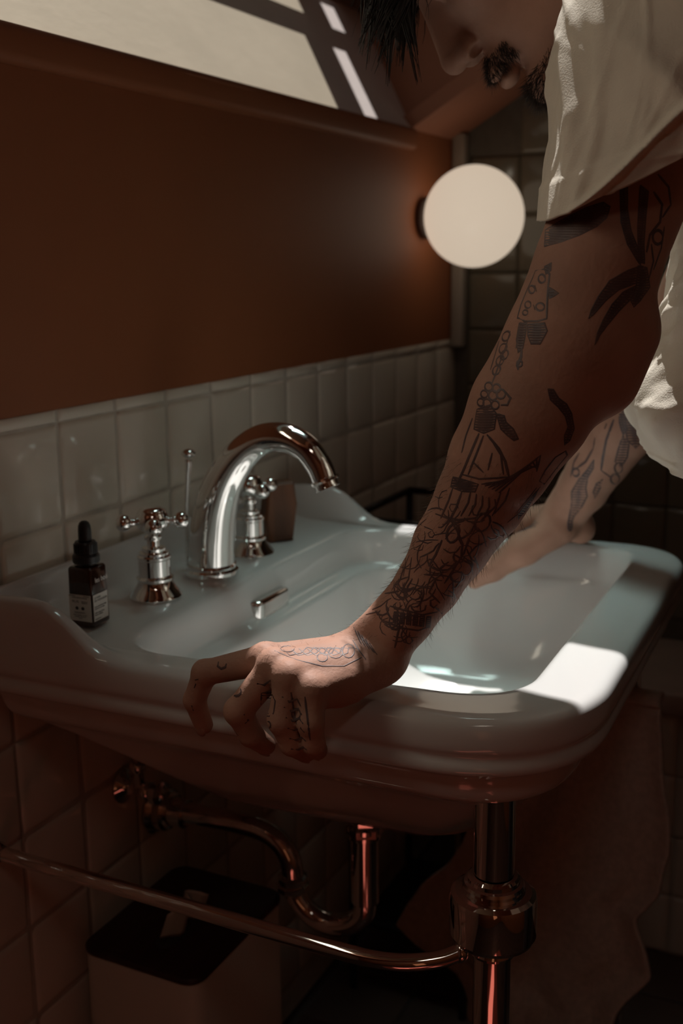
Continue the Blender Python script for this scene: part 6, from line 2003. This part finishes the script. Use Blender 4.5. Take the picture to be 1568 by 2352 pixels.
  (36,[12818,-4576,9299,12774,-4680,9316,12756,-4776,9327]),
  (36,[12833,-4573,9264,12801,-4673,9278,12790,-4767,9288]),
  (37,[12850,-4570,9229,12827,-4660,9241,12822,-4744,9248]),
  (37,[12869,-4566,9192,12850,-4647,9203,12851,-4722,9209]),
  (37,[12892,-4561,9155,12875,-4633,9165,12876,-4700,9171]),
  (37,[12925,-4548,9116,12905,-4614,9125,12903,-4676,9131]),
  (37,[12964,-4532,9074,12944,-4589,9083,12937,-4642,9089]),
  (37,[13001,-4517,9033,12991,-4561,9039,12985,-4604,9044]),
  (37,[13031,-4504,8993,13030,-4536,8996,13031,-4566,8998]),
  (37,[13057,-4492,8954,13059,-4518,8955,13063,-4544,8957]),
  (38,[13082,-4476,8914,13086,-4501,8915,13093,-4525,8916]),
  (38,[13106,-4461,8875,13113,-4483,8875,13122,-4505,8875]),
  (38,[13130,-4446,8835,13139,-4466,8835,13151,-4486,8834]),
  (38,[13153,-4431,8795,13161,-4443,8795,13170,-4456,8794]),
  (30,[12145,-5116,10270,12167,-5089,10205]),
  (25,[12305,-4954,10081,12332,-4940,10014,12360,-4926,9947]),
  (31,[12360,-4926,9947,12400,-4890,9889,12439,-4854,9830,12476,-4818,9771,12516,-4759,9723,12565,-4698,9672]),
  (26,[12530,-4726,9858,12557,-4690,9800,12591,-4653,9741,12621,-4633,9675,12673,-4608,9604,12723,-4583,9533]),
  (31,[12565,-4725,9622,12583,-4716,9595,12610,-4695,9572,12638,-4667,9559,12660,-4641,9559,12671,-4622,9573,12666,-4617,9597,12644,-4627,9625,12612,-4650,9649,12583,-4678,9662,12564,-4703,9661,12558,-4720,9646,12565,-4725,9622]),
  (21,[12553,-5003,9568,12665,-4951,9441,12758,-4901,9355,12835,-4855,9271,12726,-4857,9371,12590,-4926,9504,12553,-5003,9568]),
  (36,[12561,-4981,9550,12563,-4988,9550,12565,-4996,9550]),
  (36,[12585,-4934,9511,12588,-4958,9512,12593,-4982,9513]),
  (36,[12621,-4910,9472,12623,-4938,9474,12628,-4966,9475]),
  (36,[12663,-4889,9431,12666,-4918,9433,12673,-4947,9434]),
  (36,[12707,-4867,9391,12711,-4895,9392,12720,-4922,9393]),
  (36,[12746,-4857,9351,12752,-4878,9352,12762,-4899,9352]),
  (36,[12788,-4856,9312,12793,-4867,9312,12798,-4877,9311]),
  (28,[13190,-4041,8800,13156,-4109,8742,13169,-4028,8675]),
  (22,[13203,-3785,8697,13197,-3871,8744,13225,-3909,8782,13262,-3943,8819,13288,-3982,8858,13149,-4109,8816,13172,-4062,8750,13170,-4022,8691,13160,-3959,8674,13154,-3896,8656,13162,-3828,8634]),
  (38,[13282,-3965,8841,13264,-3988,8847,13245,-4012,8853]),
  (38,[13253,-3936,8811,13230,-3997,8821,13184,-4064,8837]),
  (38,[13223,-3907,8781,13207,-4002,8793,13149,-4109,8816]),
  (38,[13200,-3876,8749,13193,-3975,8760,13165,-4080,8776]),
  (38,[13199,-3806,8709,13177,-3933,8726,13173,-4053,8738]),
  (38,[13182,-3807,8679,13164,-3886,8690,13165,-3958,8697,13172,-4029,8702]),
  (38,[13185,-3772,8641,13161,-3846,8653,13155,-3914,8661]),
], ]


def ink(lines, name):
    from mathutils.bvhtree import BVHTree
    t = BVHTree.FromPolygons([v.co for v in body.data.vertices], [tuple(p.vertices) for p in body.data.polygons])
    V, F = [], []
    for w, c in lines:
        P, Nn = [], []
        for i in range(0, len(c), 3):
            p, n, _, _ = t.find_nearest(Vector((c[i] / 1e4, c[i + 1] / 1e4, c[i + 2] / 1e4)))
            if p is not None and (not P or (p - P[-1]).length > 2e-4):
                P.append(p)
                Nn.append(n)
        if len(P) < 2:
            continue
        k0 = len(V)
        for i, (p, n) in enumerate(zip(P, Nn)):
            d = (P[min(i + 1, len(P) - 1)] - P[max(i - 1, 0)]).normalized()
            s = n.cross(d)
            if s.length < 1e-6:
                s = Vector((0, 0, 1)).cross(d)
            s.normalize()
            h = w / 2e4 * (.55 if i in (0, len(P) - 1) else 1)
            for q in (-1, 0, 1):
                V.append(p + s * (h * q) + n * (.00032 if q == 0 else .00012))
        for i in range(len(P) - 1):
            a = k0 + i * 3
            F += [(a, a + 1, a + 4, a + 3), (a + 1, a + 2, a + 5, a + 4)]
    me = bpy.data.meshes.new(name)
    me.from_pydata([tuple(v) for v in V], [], F)
    return tag(link(name, me, M['ink_skin'], body), kind='stuff')


ink(TATTOO[0], 'tattoo')
ink(TATTOO[1], 'tattoo')
